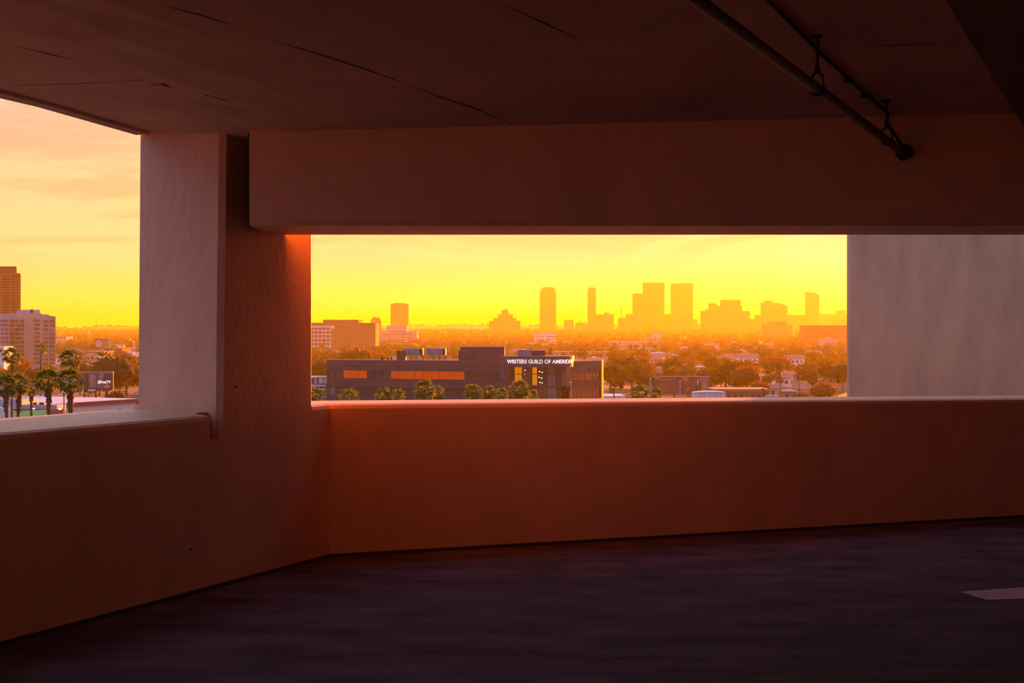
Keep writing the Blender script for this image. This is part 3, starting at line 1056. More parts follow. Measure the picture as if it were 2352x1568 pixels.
def slant(t, Y, depth):
    q = MB()
    x0, x1 = px_x(1871, Y), px_x(1882, Y)
    q.hull([(x0, Y, gz(Y)), (x1, Y, gz(Y)), (x1, Y + depth, gz(Y)), (x0, Y + depth, gz(Y))],
           [(x0, Y, py_z(672, Y)), (x1, Y, py_z(677.5, Y)), (x1, Y + depth, py_z(677.5, Y)), (x0, Y + depth, py_z(672, Y))])
    q.build('slanted_side', CM['tower'], t)


tower('far tower with a slanted top above the wide near block', [(1849.5, 1871.5, 671)], 5600, 40, CM['tower'], extra=slant)
tower('palest far block in the glow beside the outer wall', [(1880, 1960, 721), (1919.5, 1943, 712.5)], 6400, 60, CM['tower'], rib=False, extra=roof_bits([(1884, 1888, 719.5, 721)]))
tower('pale low far block half behind the outer wall', [(1910, 1965, 734)], 5200, 50, CM['tower'], rib=False, extra=roof_bits([(1930, 1945, 733, 735)]))


def curved_block(t, Y, depth):
    n = 12
    for row in range(11):
        q = MB()
        for k in range(n):
            a, b = 1850 + 112 * k / n, 1850 + 112 * (k + 1) / n
            ya = lambda p: Y - 9 * math.sin(math.pi * (p - 1850) / 112)
            z1 = py_z(756 + row * 9.2, Y); z0 = z1 - 2.5
            q.poly([(px_x(a, Y), ya(a) - .15, z0), (px_x(b, Y), ya(b) - .15, z0), (px_x(b, Y), ya(b) - .15, z1), (px_x(a, Y), ya(a) - .15, z1)])
        q.build('window_band', CM['glass'], t)


YN = 1900
tn = thing('office_block', (px_x(1905, YN), YN, gz(YN)), 'wide curved dark block low at the right, against the outer wall', 'building')
q = MB(); n = 16
front = [(px_x(1850 + 112 * k / n, YN), YN - 9 * math.sin(math.pi * k / n)) for k in range(n + 1)]
q.prism(front + [(front[-1][0], YN + 40), (front[0][0], YN + 40)], gz(YN) - 2, py_z(748, YN))
q.build('wall', CM['bronze'], tn)
curved_block(tn, YN, 40)
q = MB(); q.prism([(x, y - .4) for x, y in front] + [(front[-1][0], YN + 40.4), (front[0][0], YN + 40.4)], py_z(748, YN), py_z(747, YN)); q.build('roof_edge', CM['bronze'], tn)

tower('middle distance block with a dark roof box in front of the far towers', [(1751, 1816.5, 745)], 3000, 50, CM['tower_rib'], name='office_block', extra=roof_bits([(1769, 1809, 737.7, 745), (1816, 1822, 746, 800)]))

# towers left of the lettered building
def notch(t, Y, depth):
    for a, b, yt in ((897.5, 904, 697.5), (904, 931, 695.8), (931, 938, 698)):
        q = MB(); q.box(px_x(a, Y), px_x(b, Y), Y - .8, Y + 3, py_z(yt + 3, Y), py_z(yt, Y)); q.build('roof_edge', CM['tower'], t)
    q = MB(); q.box(px_x(916, Y), px_x(919.5, Y), Y - .5, Y + .6, py_z(746, Y), py_z(737, Y)); q.build('bright_opening', CM['glow_y'], t)


tower('lone square far tower above the pale stepped building', [(897.7, 938, 698)], 3600, 42, CM['tower'], extra=notch)
tower('small round shouldered far building behind the brown block', [(852, 875, 735.5), (853.5, 873, 731.5), (856, 869.5, 728.6)], 2600, 20, CM['tower_rib'], extra=roof_bits([(858, 861, 727.6, 729)]))

YP = 1250
tp = thing('office_block', (px_x(800, YP), YP, gz(YP)), 'large plain brown block with stepped roof at the left of the front opening', 'building')
for a, b, yt in ((705, 742, 741), (741.7, 823.5, 734.3), (823.5, 862.6, 741.3)):
    q = MB(); q.box(px_x(a, YP), px_x(b, YP), YP, YP + 35, gz(YP) - 1, py_z(yt, YP)); q.box(px_x(a, YP) - .2, px_x(b, YP) + .2, YP - .3, YP + 35.3, py_z(yt + .9, YP), py_z(yt, YP)); q.build('wall', CM['brown'], tp)
for a in (760, 785, 808): 
    q = MB(); q.box(px_x(a, YP), px_x(a + 5, YP), YP + 8, YP + 12, py_z(734.3, YP), py_z(733.3, YP)); q.build('roof_plant', CM['brown'], tp)
YG = 1190
tgd = thing('office_block', (px_x(738, YG), YG, gz(YG)), 'building with a white gridded front in front of the brown block', 'building')
q = MB(); q.box(px_x(690, YG), px_x(762, YG), YG, YG + 20, gz(YG) - 1, py_z(748.5, YG)); q.build('wall', CM['brown'], tgd)
for k in range(8):
    y = 749.7 + k * 9.0
    q = MB(); q.box(px_x(690, YG), px_x(762.5, YG), YG - 1.2, YG, py_z(y + (2.2 if k == 0 else 1.0), YG), py_z(y - (1.6 if k == 0 else .8), YG)); q.build('white_band', CM['white'], tgd)
for a in (701, 711, 721, 730.5, 740.3, 749, 758):
    q = MB(); q.box(px_x(a - .7, YG), px_x(a + .7, YG), YG - .9, YG, py_z(815, YG), py_z(748.5, YG)); q.build('white_mullion', CM['white'], tgd)

YS = 1900
ts = thing('office_block', (px_x(910, YS), YS, gz(YS)), 'pale stepped building with horizontal bands below the lone square tower', 'building')
for a, b, yt, yy in ((888, 934, 747.5, YS + 10), (862.6, 957.5, 761, YS)):
    q = MB(); q.box(px_x(a, yy), px_x(b, yy), yy, yy + 30, gz(yy), py_z(yt, yy)); q.build('wall', CM['pale'], ts)
for y in (760.0, 767.0, 773.5, 780, 786):
    q = MB(); q.box(px_x(864 if y > 761 else 889, YS), px_x(956 if y > 761 else 932, YS), YS - .3, YS + .4, py_z(y + 1.4, YS), py_z(y, YS)); q.build('window_band', CM['glass'], ts)
q = MB()
for a in (926, 941): q.box(px_x(a, YS), px_x(a + 1, YS), YS - .5, YS, py_z(788, YS), py_z(762, YS))
q.build('mullion', CM['glass'], ts)
YF = 1600
tf = thing('open_frame', (px_x(903, YF), YF, gz(YF)), 'pale open frame structure below the pale stepped building', 'building')
q = MB(); q.box(px_x(852, YF), px_x(957, YF), YF, YF + 1.5, py_z(789.5, YF), py_z(788, YF)); q.build('beam', CM['pale'], tf)
for a in (852.5, 873, 893, 904, 914, 925, 940, 956):
    q = MB(); q.box(px_x(a - .4, YF), px_x(a + .4, YF), YF, YF + .8, gz(YF), py_z(789, YF)); q.build('post', CM['pale'], tf)
q = MB(); q.box(px_x(853, YF), px_x(956, YF), YF + 6, YF + 20, gz(YF), py_z(790.5, YF)); q.build('wall', CM['brown'], tf)

YT = 1950
tt = thing('office_block', (px_x(1252, YT), YT, gz(YT)), 'white block with a grid of small windows above the lettered building', 'building')
q = MB(); q.box(px_x(1227.5, YT), px_x(1276.5, YT), YT, YT + 18, gz(YT) - 1, py_z(768.5, YT)); q.box(px_x(1225.5, YT), px_x(1277, YT), YT - .6, YT + 18.6, py_z(768.5, YT), py_z(766.6, YT))
q.build('wall', CM['white'], tt)
q = MB(); q.box(px_x(1252, YT), px_x(1276, YT), YT + 5, YT + 12, py_z(766.6, YT), py_z(763.5, YT)); q.build('roof_plant', CM['pale'], tt)
for row in range(7):
    for a in (1231, 1236, 1241, 1246, 1253.5, 1258.5, 1263, 1267.5, 1272):
        q = MB(); y = 771.5 + row * 6.0
        q.box(px_x(a, YT), px_x(a + 3, YT), YT - .25, YT + .2, py_z(y + 3.3, YT), py_z(y, YT)); q.build('window', CM['glass'], tt)

# ------------------------------------------------------------------ left opening: office blocks
YU = 940
tu = tower('dark bronze tower at the far left edge', [(-60, 46, 627.3), (-60, 35, 611.3)], YU, 40, CM['bronze'], ribm=CM['brown'], base=gz(YU) - 2)
for row in range(26):
    q = MB(); y = 630 + row * 6.4
    q.box(px_x(-60, YU), px_x(46, YU) + .2, YU - 1.0, YU + .3, py_z(y + 2.2, YU), py_z(y, YU)); q.build('spandrel', CM['brown'], tu)
YV = 800
tv = thing('office_block', (px_x(75, YV), YV, gz(YV)), 'grey office block with rows of small windows and a plain stair tower', 'building')
for a, b, yt, dep, nm, mm in ((21.5, 95.6, 719, 30, 'wall', 'grey'), (95.6, 128, 727, 30, 'wall', 'grey')):
    q = MB(); q.sbox(px_x(a, YV), px_x(b, YV), YV, YV + dep, gz(YV) - 1, py_z(yt, YV)); q.build(nm, CM[mm], tv)
q = MB(); kx = px_x(112, YV) / YV * 30; xa, xb = px_x(95.6, YV), px_x(128, YV)
q.hull([(xa, YV, py_z(727, YV)), (xb, YV, py_z(729, YV)), (xb + kx, YV + 30, py_z(729, YV)), (xa + kx, YV + 30, py_z(727, YV))],
       [(xa, YV, py_z(721.5, YV)), (xb, YV, py_z(729.5, YV) + .6), (xb + kx, YV + 30, py_z(728.5, YV)), (xa + kx, YV + 30, py_z(721.5, YV))]); q.build('sloping_parapet', CM['grey'], tv)
for a, b, y1, y0 in ((39, 92, 711, 719), (94, 112, 721.5, 727), (70, 76, 709.5, 712)):
    q = MB(); q.sbox(px_x(a, YV + 6), px_x(b, YV + 6), YV + 6, YV + 20, py_z(y0, YV) - 2, py_z(y1, YV + 6)); q.build('roof_plant', CM['bluegrey'], tv)
for row in range(11):
    y = 734.5 + row * 9.7
    for a, b, k in ((25.5, 32.5, 0), (35, 40, 1), (42, 47, 2), (49.5, 55, 3), (99, 110.5, 4), (113.5, 125.5, 5)):
        q = MB(); q.box(px_x(a, YV), px_x(b, YV), YV - .3, YV + .2, py_z(y + 5.8, YV), py_z(y, YV))
        q.build('window', CM['glass_teal'] if (row + k) % 5 == 2 else CM['glass'], tv)
    q = MB(); q.box(px_x(78, YV), px_x(92, YV), YV - .3, YV + .2, py_z(y + 3, YV), py_z(y - 1.5, YV)); q.build('stair_louvre', CM['bronze'], tv)
YL = 780
tw = thing('office_block', (px_x(0, YL), YL, gz(YL)), 'lower blue grey wing at the far left edge of the view', 'building')
q = MB(); q.sbox(px_x(-60, YL), px_x(21.5, YL), YL, YL + 20, gz(YL) - 1, py_z(720.5, YL)); q.build('wall', CM['bluegrey'], tw)
for row in range(7):
    for a in (-12, -5, 3, 9.5, 15.5):
        q = MB(); y = 734 + row * 9.7; q.box(px_x(a, YL), px_x(a + 4.3, YL), YL - .3, YL + .2, py_z(y + 5.2, YL), py_z(y, YL)); q.build('window', CM['glass'], tw)
flat_building(-25, 9, 795, 700, 12, 'white corner of a low block under the blue grey wing', CM['white'], CM['white'], nwin=2)

# ------------------------------------------------------------------ the plum office building with white lettering
G0 = gz(310)
plum = thing('office_building', (px_x(1060, 318), 318, G0), 'plum granite office building with white lettering and amber windows across the street', 'building')


def pl_pt(px, Y): return (px_x(px, Y), Y)


def seg_band(pts, z0, z1, thick, name, m, inset=0.0):
    """A wall course following plan points (left to right as seen), thick metres deep behind the face."""
    b = MB()
    P = [Vector(p) for p in pts]
    fr, bk_ = [], []
    for k, p in enumerate(P):
        d = (P[min(k + 1, len(P) - 1)] - P[max(k - 1, 0)]).normalized()
        nrm = Vector((-d.y, d.x))
        fr.append(p + nrm * inset); bk_.append(p + nrm * (inset + thick))
    for k in range(len(P) - 1):
        ring = [fr[k], fr[k + 1], bk_[k + 1], bk_[k]]
        b.hull([(v.x, v.y, z0) for v in ring], [(v.x, v.y, z1) for v in ring])
    return b.build(name, m, plum)


def pane_row(pts, z0, z1, width, inset, pick):
    P = [Vector(p) for p in pts]
    L = [(P[k + 1] - P[k]).length for k in range(len(P) - 1)]
    tot = sum(L); n = max(1, round(tot / width))

    def walk(s):
        for k, l in enumerate(L):
            if s <= l or k == len(L) - 1:
                d = (P[k + 1] - P[k]) / l
                return P[k] + d * s + Vector((-d.y, d.x)) * inset
            s -= l
    for k in range(n):
        a, c = walk(tot * k / n + .05), walk(tot * (k + 1) / n - .05)
        d = (c - a).normalized(); nn = Vector((-d.y, d.x)) * 0.12
        b = MB(); b.hull([(a.x, a.y, z0), (c.x, c.y, z0), (c.x + nn.x, c.y + nn.y, z0), (a.x + nn.x, a.y + nn.y, z0)],
                         [(a.x, a.y, z1), (c.x, c.y, z1), (c.x + nn.x, c.y + nn.y, z1), (a.x + nn.x, a.y + nn.y, z1)])
        mid = (a + c) / 2
        b.build('pane', CM[pick(CX + mid.x / mid.y * F)], plum)


E_ = EYE
WL_ = [pl_pt(751, 325), pl_pt(1163, 308.5)]
ZR, W1T, W1B, W2T, W2B, W3T, W3B = E_ - 5.75, E_ - 8.15, E_ - 9.9, E_ - 11.85, E_ - 13.6, E_ - 15.6, E_ - 17.4
core = MB()
core.prism([pl_pt(753, 326.5), pl_pt(1160, 310), pl_pt(1312, 320), pl_pt(1378, 331), pl_pt(1378, 352), pl_pt(753, 352)], G0, ZR - .4)
core.build('core', CM['bronze'], plum)
seg_band(WL_, ZR - 1.35, ZR, 1.2, 'granite_band', CM['guild'])
seg_band(WL_, ZR - 1.47, ZR - 1.35, 0.9, 'joint', CM['bronze'], 0.12)
seg_band(WL_, W1T, ZR - 1.47, 1.2, 'granite_band', CM['guild'])
seg_band(WL_, W1B - .75, W1B, 1.2, 'granite_band', CM['guild'])
seg_band(WL_, W1B - .83, W1B - .75, 0.9, 'joint', CM['bronze'], 0.1)
seg_band(WL_, W2T, W1B - .83, 1.2, 'granite_band', CM['guild'])
seg_band(WL_, W3T, W2B, 1.2, 'granite_band', CM['guild'])
seg_band(WL_, G0, W3B, 1.2, 'granite_band', CM['guild'])


def pick_top(px):  # picks which top panes carry the painted sunset glow
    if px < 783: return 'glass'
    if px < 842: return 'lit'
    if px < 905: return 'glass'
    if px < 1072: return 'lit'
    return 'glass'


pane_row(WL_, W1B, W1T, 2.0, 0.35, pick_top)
pane_row(WL_, W2B, W2T, 2.0, 0.35, lambda p: 'glass_teal' if 757 < p < 768 else 'glass')
pane_row(WL_, W3B, W3T, 2.0, 0.35, lambda p: 'glass')
# left end wall and roof
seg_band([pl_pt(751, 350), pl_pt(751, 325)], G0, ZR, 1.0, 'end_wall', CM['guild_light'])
rf = MB(); rf.prism([pl_pt(753, 326), pl_pt(1163, 309.5), pl_pt(1312, 318), pl_pt(1381, 328), pl_pt(1384, 350), pl_pt(753, 350)], ZR - .5, ZR - .35); rf.build('roof', CM['bronze'], plum)
# sign block with its curved right end
SB = [pl_pt(1146, 306.8), pl_pt(1200, 305.2), pl_pt(1250, 304.4), pl_pt(1282, 304.6), pl_pt(1300, 305.3), pl_pt(1309, 306.4), pl_pt(1314, 308.0), pl_pt(1316, 309.6)]
ZS, ZSB = E_ - 4.68, E_ - 7.0
seg_band(SB, ZSB, ZS, 2.0, 'sign_wall', CM['guild'])
b = MB(); b.prism([pl_pt(1316, 309.6), pl_pt(1319, 332), pl_pt(1146, 332), pl_pt(1146, 308)] + [] , ZSB, ZS - .1); b.build('sign_block', CM['guild'], plum)
seg_band([pl_pt(1146, 306.8), pl_pt(1168, 306.1)], G0, ZSB, 2.0, 'pier', CM['guild'])
seg_band([pl_pt(1290, 306.4), pl_pt(1300, 307.5), pl_pt(1312, 312)], E_ - 11.2, ZSB, 2.0, 'pier', CM['guild'])
SBI = [pl_pt(1168, 307.5), pl_pt(1290, 306.6)]
# tall glazing under the sign
seg_band(SBI, E_ - 11.35, E_ - 10.95, .6, 'transom', CM['guild'], 0.2)
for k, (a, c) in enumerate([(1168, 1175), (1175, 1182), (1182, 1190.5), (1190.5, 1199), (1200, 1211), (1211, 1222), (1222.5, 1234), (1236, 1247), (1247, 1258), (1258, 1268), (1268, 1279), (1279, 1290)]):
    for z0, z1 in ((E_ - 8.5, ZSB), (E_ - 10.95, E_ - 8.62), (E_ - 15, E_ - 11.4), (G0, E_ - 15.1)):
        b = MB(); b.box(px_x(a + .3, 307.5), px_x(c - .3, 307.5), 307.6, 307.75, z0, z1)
        mm = 'glow_y' if k in (2, 3, 6) and z0 > E_ - 11.2 else ('glow_y' if k == 6 and False else ('glass_teal' if k in (9, 10) else 'glass'))
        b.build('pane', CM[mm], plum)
for z in (E_ - 8.56,):
    seg_band(SBI, z - .06, z + .06, .15, 'glazing_bar', CM['bronze'], 0.02)
# small lit ceiling lamps behind the glass
for px, py in ((1206, 850), (1205, 859), (1239, 853), (1245, 855), (1238, 866), (1244, 868), (1240, 878), (1245, 879)):
    c = at(px, py, 307.5); b = MB(); b.box(c.x - .14, c.x + .14, 307.48, 307.56, c.z - .08, c.z + .08); b.build('interior_lamp', CM['lamp'], plum)
# right wing
WR = [pl_pt(1310, 316.5), pl_pt(1381.5, 328)]
ZW = E_ - 6.0
seg_band(WR, E_ - 8.7, ZW, 1.2, 'granite_band', CM['guild'])
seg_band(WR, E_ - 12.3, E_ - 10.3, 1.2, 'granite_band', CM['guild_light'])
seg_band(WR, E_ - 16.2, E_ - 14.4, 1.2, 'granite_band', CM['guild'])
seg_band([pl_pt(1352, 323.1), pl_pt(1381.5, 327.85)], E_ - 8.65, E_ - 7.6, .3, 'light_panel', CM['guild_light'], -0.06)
pane_row(WR, E_ - 10.3, E_ - 8.7, 1.8, 0.35, lambda p: 'glass')
pane_row(WR, E_ - 14.4, E_ - 12.3, 1.8, 0.35, lambda p: 'glass')
pane_row(WR, G0, E_ - 16.2, 1.8, 0.35, lambda p: 'glass')
seg_band([pl_pt(1382, 328), pl_pt(1386.3, 350)], G0, ZW, 1.0, 'end_wall', mat('granite_sun_tint', (0.34, 0.075, 0.02), 0.75, 0.1, 0.3, spec=0.12))  # orange base colour paints the sunlit edge onto the granite
# roof boxes and plant
for a, c, yt, Y, dep, mm, nm in ((1057, 1159, 796.5, 318, 14, 'guild', 'roof_box'), (911, 931, 806, 326, 4, 'guild', 'roof_hatch'), (1189, 1222, 803.5, 314, 5, 'mech', 'roof_plant'),
                                 (1222, 1252, 805, 315, 8, 'guild', 'roof_plant'), (1053.5, 1057, 806, 319, 8, 'guild', 'roof_box')):
    b = MB(); b.box(px_x(a, Y), px_x(c, Y), Y, Y + dep, ZR - .4, py_z(yt, Y)); b.box(px_x(a, Y) - .08, px_x(c, Y) + .08, Y - .08, Y + dep + .08, py_z(yt + 1, Y), py_z(yt, Y) + .02); b.build(nm, CM[mm], plum)
for a, c in ((926, 970), (980, 1023)):
    Y = 328
    b = MB(); b.box(px_x(a, Y), px_x(c, Y), Y, Y + 5, py_z(815.5, Y), py_z(800, Y)); u = b.build('cooling_unit', CM['mech'], plum)
    b = MB(); b.box(px_x(a + (c - a) * .84, Y), px_x(c, Y), Y - .04, Y + .02, py_z(814, Y), py_z(801, Y)); b.build('louvre', CM['bronze'], u)
    for j in range(6):
        xx = px_x(a + 2 + (c - a) * .78 * j / 5, Y)
        b = MB(); b.box(xx, xx + .08, Y - .05, Y, py_z(815, Y), py_z(801, Y)); b.build('rib', CM['steel'], u)
    for j in range(4):
        xx = px_x(a + 1 + (c - a - 2) * j / 3, Y)
        for dy in (0.3, 4.6):
            b = MB(); b.tube([(xx, Y + dy, ZR - .4), (xx, Y + dy, py_z(815.5, Y))], .09, 6); b.build('leg', CM['steel'], u)
    b = MB()
    for j in range(3):
        xa, xb = px_x(a + 1 + (c - a - 2) * j / 3, Y), px_x(a + 1 + (c - a - 2) * (j + 1) / 3, Y)
        b.tube([(xa, Y + .3, py_z(815.5, Y)), ((xa + xb) / 2, Y + .3, ZR - .2), (xb, Y + .3, py_z(815.5, Y))], .07, 5)
    b.build('brace', CM['steel'], u)
for px, y0, y1 in ((876, 824, 821), (890, 825, 820.5), (897, 825, 820)):
    b = MB(); c = at(px, y0, 325); b.tube([(c.x, 327, ZR - .4), (c.x, 327, py_z(y1, 327))], .2, 6); b.build('vent_pipe', CM['bronze'], plum)


def text_mesh(body, size):
    cu = bpy.data.curves.new('txt', 'FONT'); cu.body = body; cu.size = size; cu.extrude = size * 0.08; cu.resolution_u = 3; cu.offset = size * 0.018
    o = bpy.data.objects.new('txt', cu); COL.objects.link(o)
    dg = bpy.context.evaluated_depsgraph_get()
    me = bpy.data.meshes.new_from_object(o.evaluated_get(dg))
    bpy.data.objects.remove(o); bpy.data.curves.remove(cu)
    return me


def letters(body, size, path, z, length, parent, m, name='letter'):
    """Raised letters along plan points (left to right), one mesh per letter."""
    me = text_mesh(body, size)
    P = [Vector(p) for p in path]
    L = [(P[k + 1] - P[k]).length for k in range(len(P) - 1)]
    xs = [v.co.x for v in me.vertices]; sx = length / (max(xs) - min(xs)); x0 = min(xs)

    def place(s, out):
        for k, l in enumerate(L):
            if s <= l or k == len(L) - 1:
                d = (P[k + 1] - P[k]) / l
                return P[k] + d * s + Vector((d.y, -d.x)) * out
            s -= l
    bm = bmesh.new(); bm.from_mesh(me)
    bm.verts.ensure_lookup_table()
    seen = set(); isl = []
    for v in bm.verts:
        if v.index in seen: continue
        st_ = [v]; seen.add(v.index); comp = []
        while st_:
            a = st_.pop(); comp.append(a)
            for e in a.link_edges:
                o = e.other_vert(a)
                if o.index not in seen: seen.add(o.index); st_.append(o)
        isl.append(comp)
    # merge islands overlapping in x (a counter shares its letter)
    for comp in isl:
        idx = {v: k for k, v in enumerate(comp)}
        mb = MB()
        for v in comp:
            p = place((v.co.x - x0) * sx, v.co.z + 0.04)
            mb.v.append((p.x, p.y, z + v.co.y))
        fs = {f for v in comp for f in v.link_faces}
        mb.f = [tuple(idx[v] for v in f.verts) for f in fs]
        mb.build(name, m, parent)
    bm.free(); bpy.data.meshes.remove(me)


signpath = [pl_pt(1164.5, 306.2)] + SB[1:]
def text_width(body):
    me = text_mesh(body, 1.0); w = max(v.co.x for v in me.vertices) - min(v.co.x for v in me.vertices); bpy.data.meshes.remove(me)
    return w


w0 = (px_x(1267.5, 304.8) - px_x(1164.5, 306.2)) / text_width('WRITERS GUILD OF')
letters('WRITERS GUILD OF AMERICA W', 1.18, signpath, py_z(834.3, 305.2), w0 * text_width('WRITERS GUILD OF AMERICA W'), plum, CM['letter'])

# ------------------------------------------------------------------ billboards


def billboard(px0, px1, y0, y1, Y, label, m, posts=3, tilt=0.0):
    x0, x1 = px_x(px0, Y), px_x(px1, Y); z1, z0 = py_z(y0, Y), py_z(y1, Y)
    t = thing('billboard', ((x0 + x1) / 2, Y, gz(Y)), label, 'billboard')
    b = MB(); b.box(x0, x1, Y, Y + .25, z0, z1); p = b.build('panel', m, t)
    for a in ((x0 - .2, x1 + .2, z1, z1 + .22), (x0 - .2, x1 + .2, z0 - .25, z0)):
        b = MB(); b.box(a[0], a[1], Y - .08, Y + .35, a[2], a[3]); b.build('frame_rail', CM['steel'] if a[2] == z1 else CM['bronze'], t)
    for a in ((x0 - .2, x0), (x1, x1 + .2)):
        b = MB(); b.box(a[0], a[1], Y - .08, Y + .35, z0, z1); b.build('frame_rail', CM['bronze'], t)
    for k in range(posts):
        xx = x0 + (x1 - x0) * (k + .5) / posts
        b = MB(); b.tube([(xx, Y + .6, gz(Y) - .2), (xx, Y + .6, z1 - .4)], .22, 8); b.build('post', CM['bronze'], t)
    b = MB(); b.box(x0, x1, Y - .9, Y - .1, z0 - .45, z0 - .35); b.build('catwalk', CM['bronze'], t)
    return t, p


def decal(p, pts, Y, m, name, lift=.02):
    b = MB(); b.hull([(px_x(a, Y), Y - lift, py_z(c, Y)) for a, c in pts], [(px_x(a, Y), Y - lift - .015, py_z(c, Y)) for a, c in pts])
    return b.build(name, m, p)


YB = 420
t, p = billboard(1501, 1629, 865, 902, YB, 'wide brown billboard with orange patches and a figure in dark clothes at its right', CM['print'], 4)
decal(t, [(1502, 866), (1521, 866), (1516, 870), (1510, 872), (1504, 871)], YB, CM['orange'], 'orange_patch')
decal(t, [(1566, 866), (1583, 866), (1579, 869), (1582, 873), (1574, 878), (1570, 873)], YB, CM['orange'], 'orange_patch')
decal(t, [(1577, 893), (1584, 885), (1582, 896), (1574, 899)], YB, CM['orange'], 'orange_patch')
for y, a, c in ((871, 1513, 1548), (873, 1520, 1540), (881.5, 1510, 1550), (887, 1518, 1553), (891, 1522, 1548), (897, 1516, 1540)):
    k = a
    while k < c:
        w = rng.uniform(2, 5)
        decal(t, [(k, y), (k + w, y), (k + w, y + .8), (k, y + .8)], YB, CM['print_c'], 'print_line'); k += w + 1.2
decal(t, [(1607, 865.5), (1628.5, 865.5), (1628.5, 901.5), (1607, 901.5)], YB, CM['print_b'], 'print_panel')
decal(t, [(1597, 901), (1598, 889), (1600, 881), (1601.5, 876), (1604, 874.5), (1608, 876), (1609.5, 881), (1611, 890), (1611, 901)], YB, CM['suit'], 'printed_figure', .05)
decal(t, [(1601.4, 874.5), (1600.6, 871), (1602.3, 867.6), (1604.4, 868.2), (1605, 872), (1603.6, 875)], YB, CM['print_c'], 'printed_face', .07)
decal(t, [(1601.5, 875), (1604.5, 875), (1603.2, 885), (1602.2, 885)], YB, CM['white'], 'printed_shirt', .08)

YB = 330
t, p = billboard(178, 258, 855.5, 893, YB, 'picture billboard with pale lettering among trees at the left', CM['print'], 3)
decal(t, [(203, 857), (221, 857), (223, 891), (204, 891)], YB, CM['print_b'], 'printed_picture')
decal(t, [(205, 872), (208, 862), (214, 859), (219, 863), (220, 876), (216, 889), (209, 888)], YB, CM['print_c'], 'printed_face', .05)
decal(t, [(223, 856.5), (240, 856.5), (238, 892), (224, 892)], YB, CM['print_b'], 'printed_picture')
decal(t, [(240, 856.5), (257.5, 857), (257.5, 892), (240, 892)], YB, CM['print'], 'printed_picture')
decal(t, [(238, 886), (244, 881), (250, 884), (256, 888), (250, 891), (240, 891)], YB, CM['print_c'], 'printed_figure', .05)
decal(t, [(229, 857), (237, 857), (235, 868), (230, 870)], YB, CM['print_c'], 'printed_figure', .05)
letters('#FreeTV', 0.95, [(px_x(225.3, YB), YB - .1), (px_x(254.5, YB), YB - .1)], py_z(880, YB), px_x(254.5, YB) - px_x(225.3, YB), t, CM['letter'])
decal(t, [(204, 893.5), (222.5, 893.5), (222.5, 897), (204, 897)], YB, CM['white'], 'white_plate', .95)
YB = 1250
t, p = billboard(218, 250, 778, 799, YB, 'dark far billboard with a large pale disc, above the brown boxes', CM['print'], 2)
decal(t, [(227 + 8 * math.cos(a * .5236), 788.5 + 9 * math.sin(a * .5236)) for a in range(12)], YB, CM['pale'], 'printed_disc', .1)
decal(t, [(235, 779), (249, 779), (249, 798), (237, 798)], YB, CM['print_b'], 'printed_picture', .05)

# ------------------------------------------------------------------ store with white roof at lower left
sz = EYE - 13.6


def st_pt(px, py):
    Y = 13.6 * F / (py - HY)
    return Vector((px_x(px, Y), Y, sz))


a_, b_ = st_pt(131, 928), st_pt(313.5, 916.6)
store = thing('store', ((a_.x + b_.x) / 2, (a_.y + b_.y) / 2, gz(300)), 'white roofed store with a dark red fascia and red lit sign behind the palms', 'building')
c_, d_ = st_pt(312, 916.2), st_pt(48, 908)
e_ = st_pt(64, 921)
b = MB(); b.hull([(p.x, p.y, sz - .4) for p in (a_, b_, c_ + Vector((.5, 2, 0)), d_, e_)], [(p.x, p.y, sz) for p in (a_, b_, c_ + Vector((.5, 2, 0)), d_, e_)]); b.build('roof', CM['roofwhite'], store)
dd = (b_ - a_).normalized(); nn = Vector((dd.y, -dd.x, 0))
b = MB(); r4 = [a_ + nn * .5, b_ + nn * .5 + dd * .2, b_ - nn * .1 + dd * .2, a_ - nn * .1]; b.hull([(p.x, p.y, sz - .62) for p in r4], [(p.x, p.y, sz + .12) for p in r4]); b.build('fascia', CM['red'], store)
b = MB(); r4 = [a_ + dd * .3, b_ - dd * .6, b_ - nn * .8 - dd * .6, a_ - nn * .8]; b.hull([(p.x, p.y, gz(300)) for p in r4], [(p.x, p.y, sz - .4) for p in r4]); b.build('wall', CM['greenwall'], store)
b = MB(); r4 = [b_ - dd * .6, b_ + dd * 1.2 - nn * 9, b_ - nn * 9.5, b_ - nn * .8 - dd * .6]; b.hull([(p.x, p.y, gz(300)) for p in r4], [(p.x, p.y, sz - .4) for p in r4]); b.build('side_wall', CM['bluegrey'], store)
# red sign: a row of lit letters too small to read
for k in range(9):
    s = 0.345 + k * 0.0155
    p = a_.lerp(b_, s) + nn * .12
    z = py_z(948.6 - k * .25, p.y)
    b = MB(); q = [p + dd * -.17, p + dd * .19]
    b.hull([(q[0].x, q[0].y, z - .30), (q[1].x, q[1].y, z - .30), (q[1].x - nn.x * .1, q[1].y - nn.y * .1, z - .30), (q[0].x - nn.x * .1, q[0].y - nn.y * .1, z - .30)],
           [(q[0].x + .04, q[0].y, z + .30), (q[1].x - .05, q[1].y, z + .30), (q[1].x - nn.x * .1, q[1].y - nn.y * .1, z + .30), (q[0].x - nn.x * .1, q[0].y - nn.y * .1, z + .30)])
    b.build('sign_letter', CM['redlit'], store)
for s in (0.49, 0.53):
    p = a_.lerp(b_, s) + nn * .1; z = py_z(946, p.y)
    b = MB(); b.box(p.x - .16, p.x + .16, p.y - .1, p.y, z - .2, z + .2); b.build('wall_lamp', CM['bronze'], store)
p = a_.lerp(b_, .775) + nn * .15; z = py_z(942, p.y)
b = MB(); b.box(p.x - .5, p.x + .5, p.y - .5, p.y + .2, z - .1, z + .25); bl = b.build('lamp_hood', CM['bronze'], store)
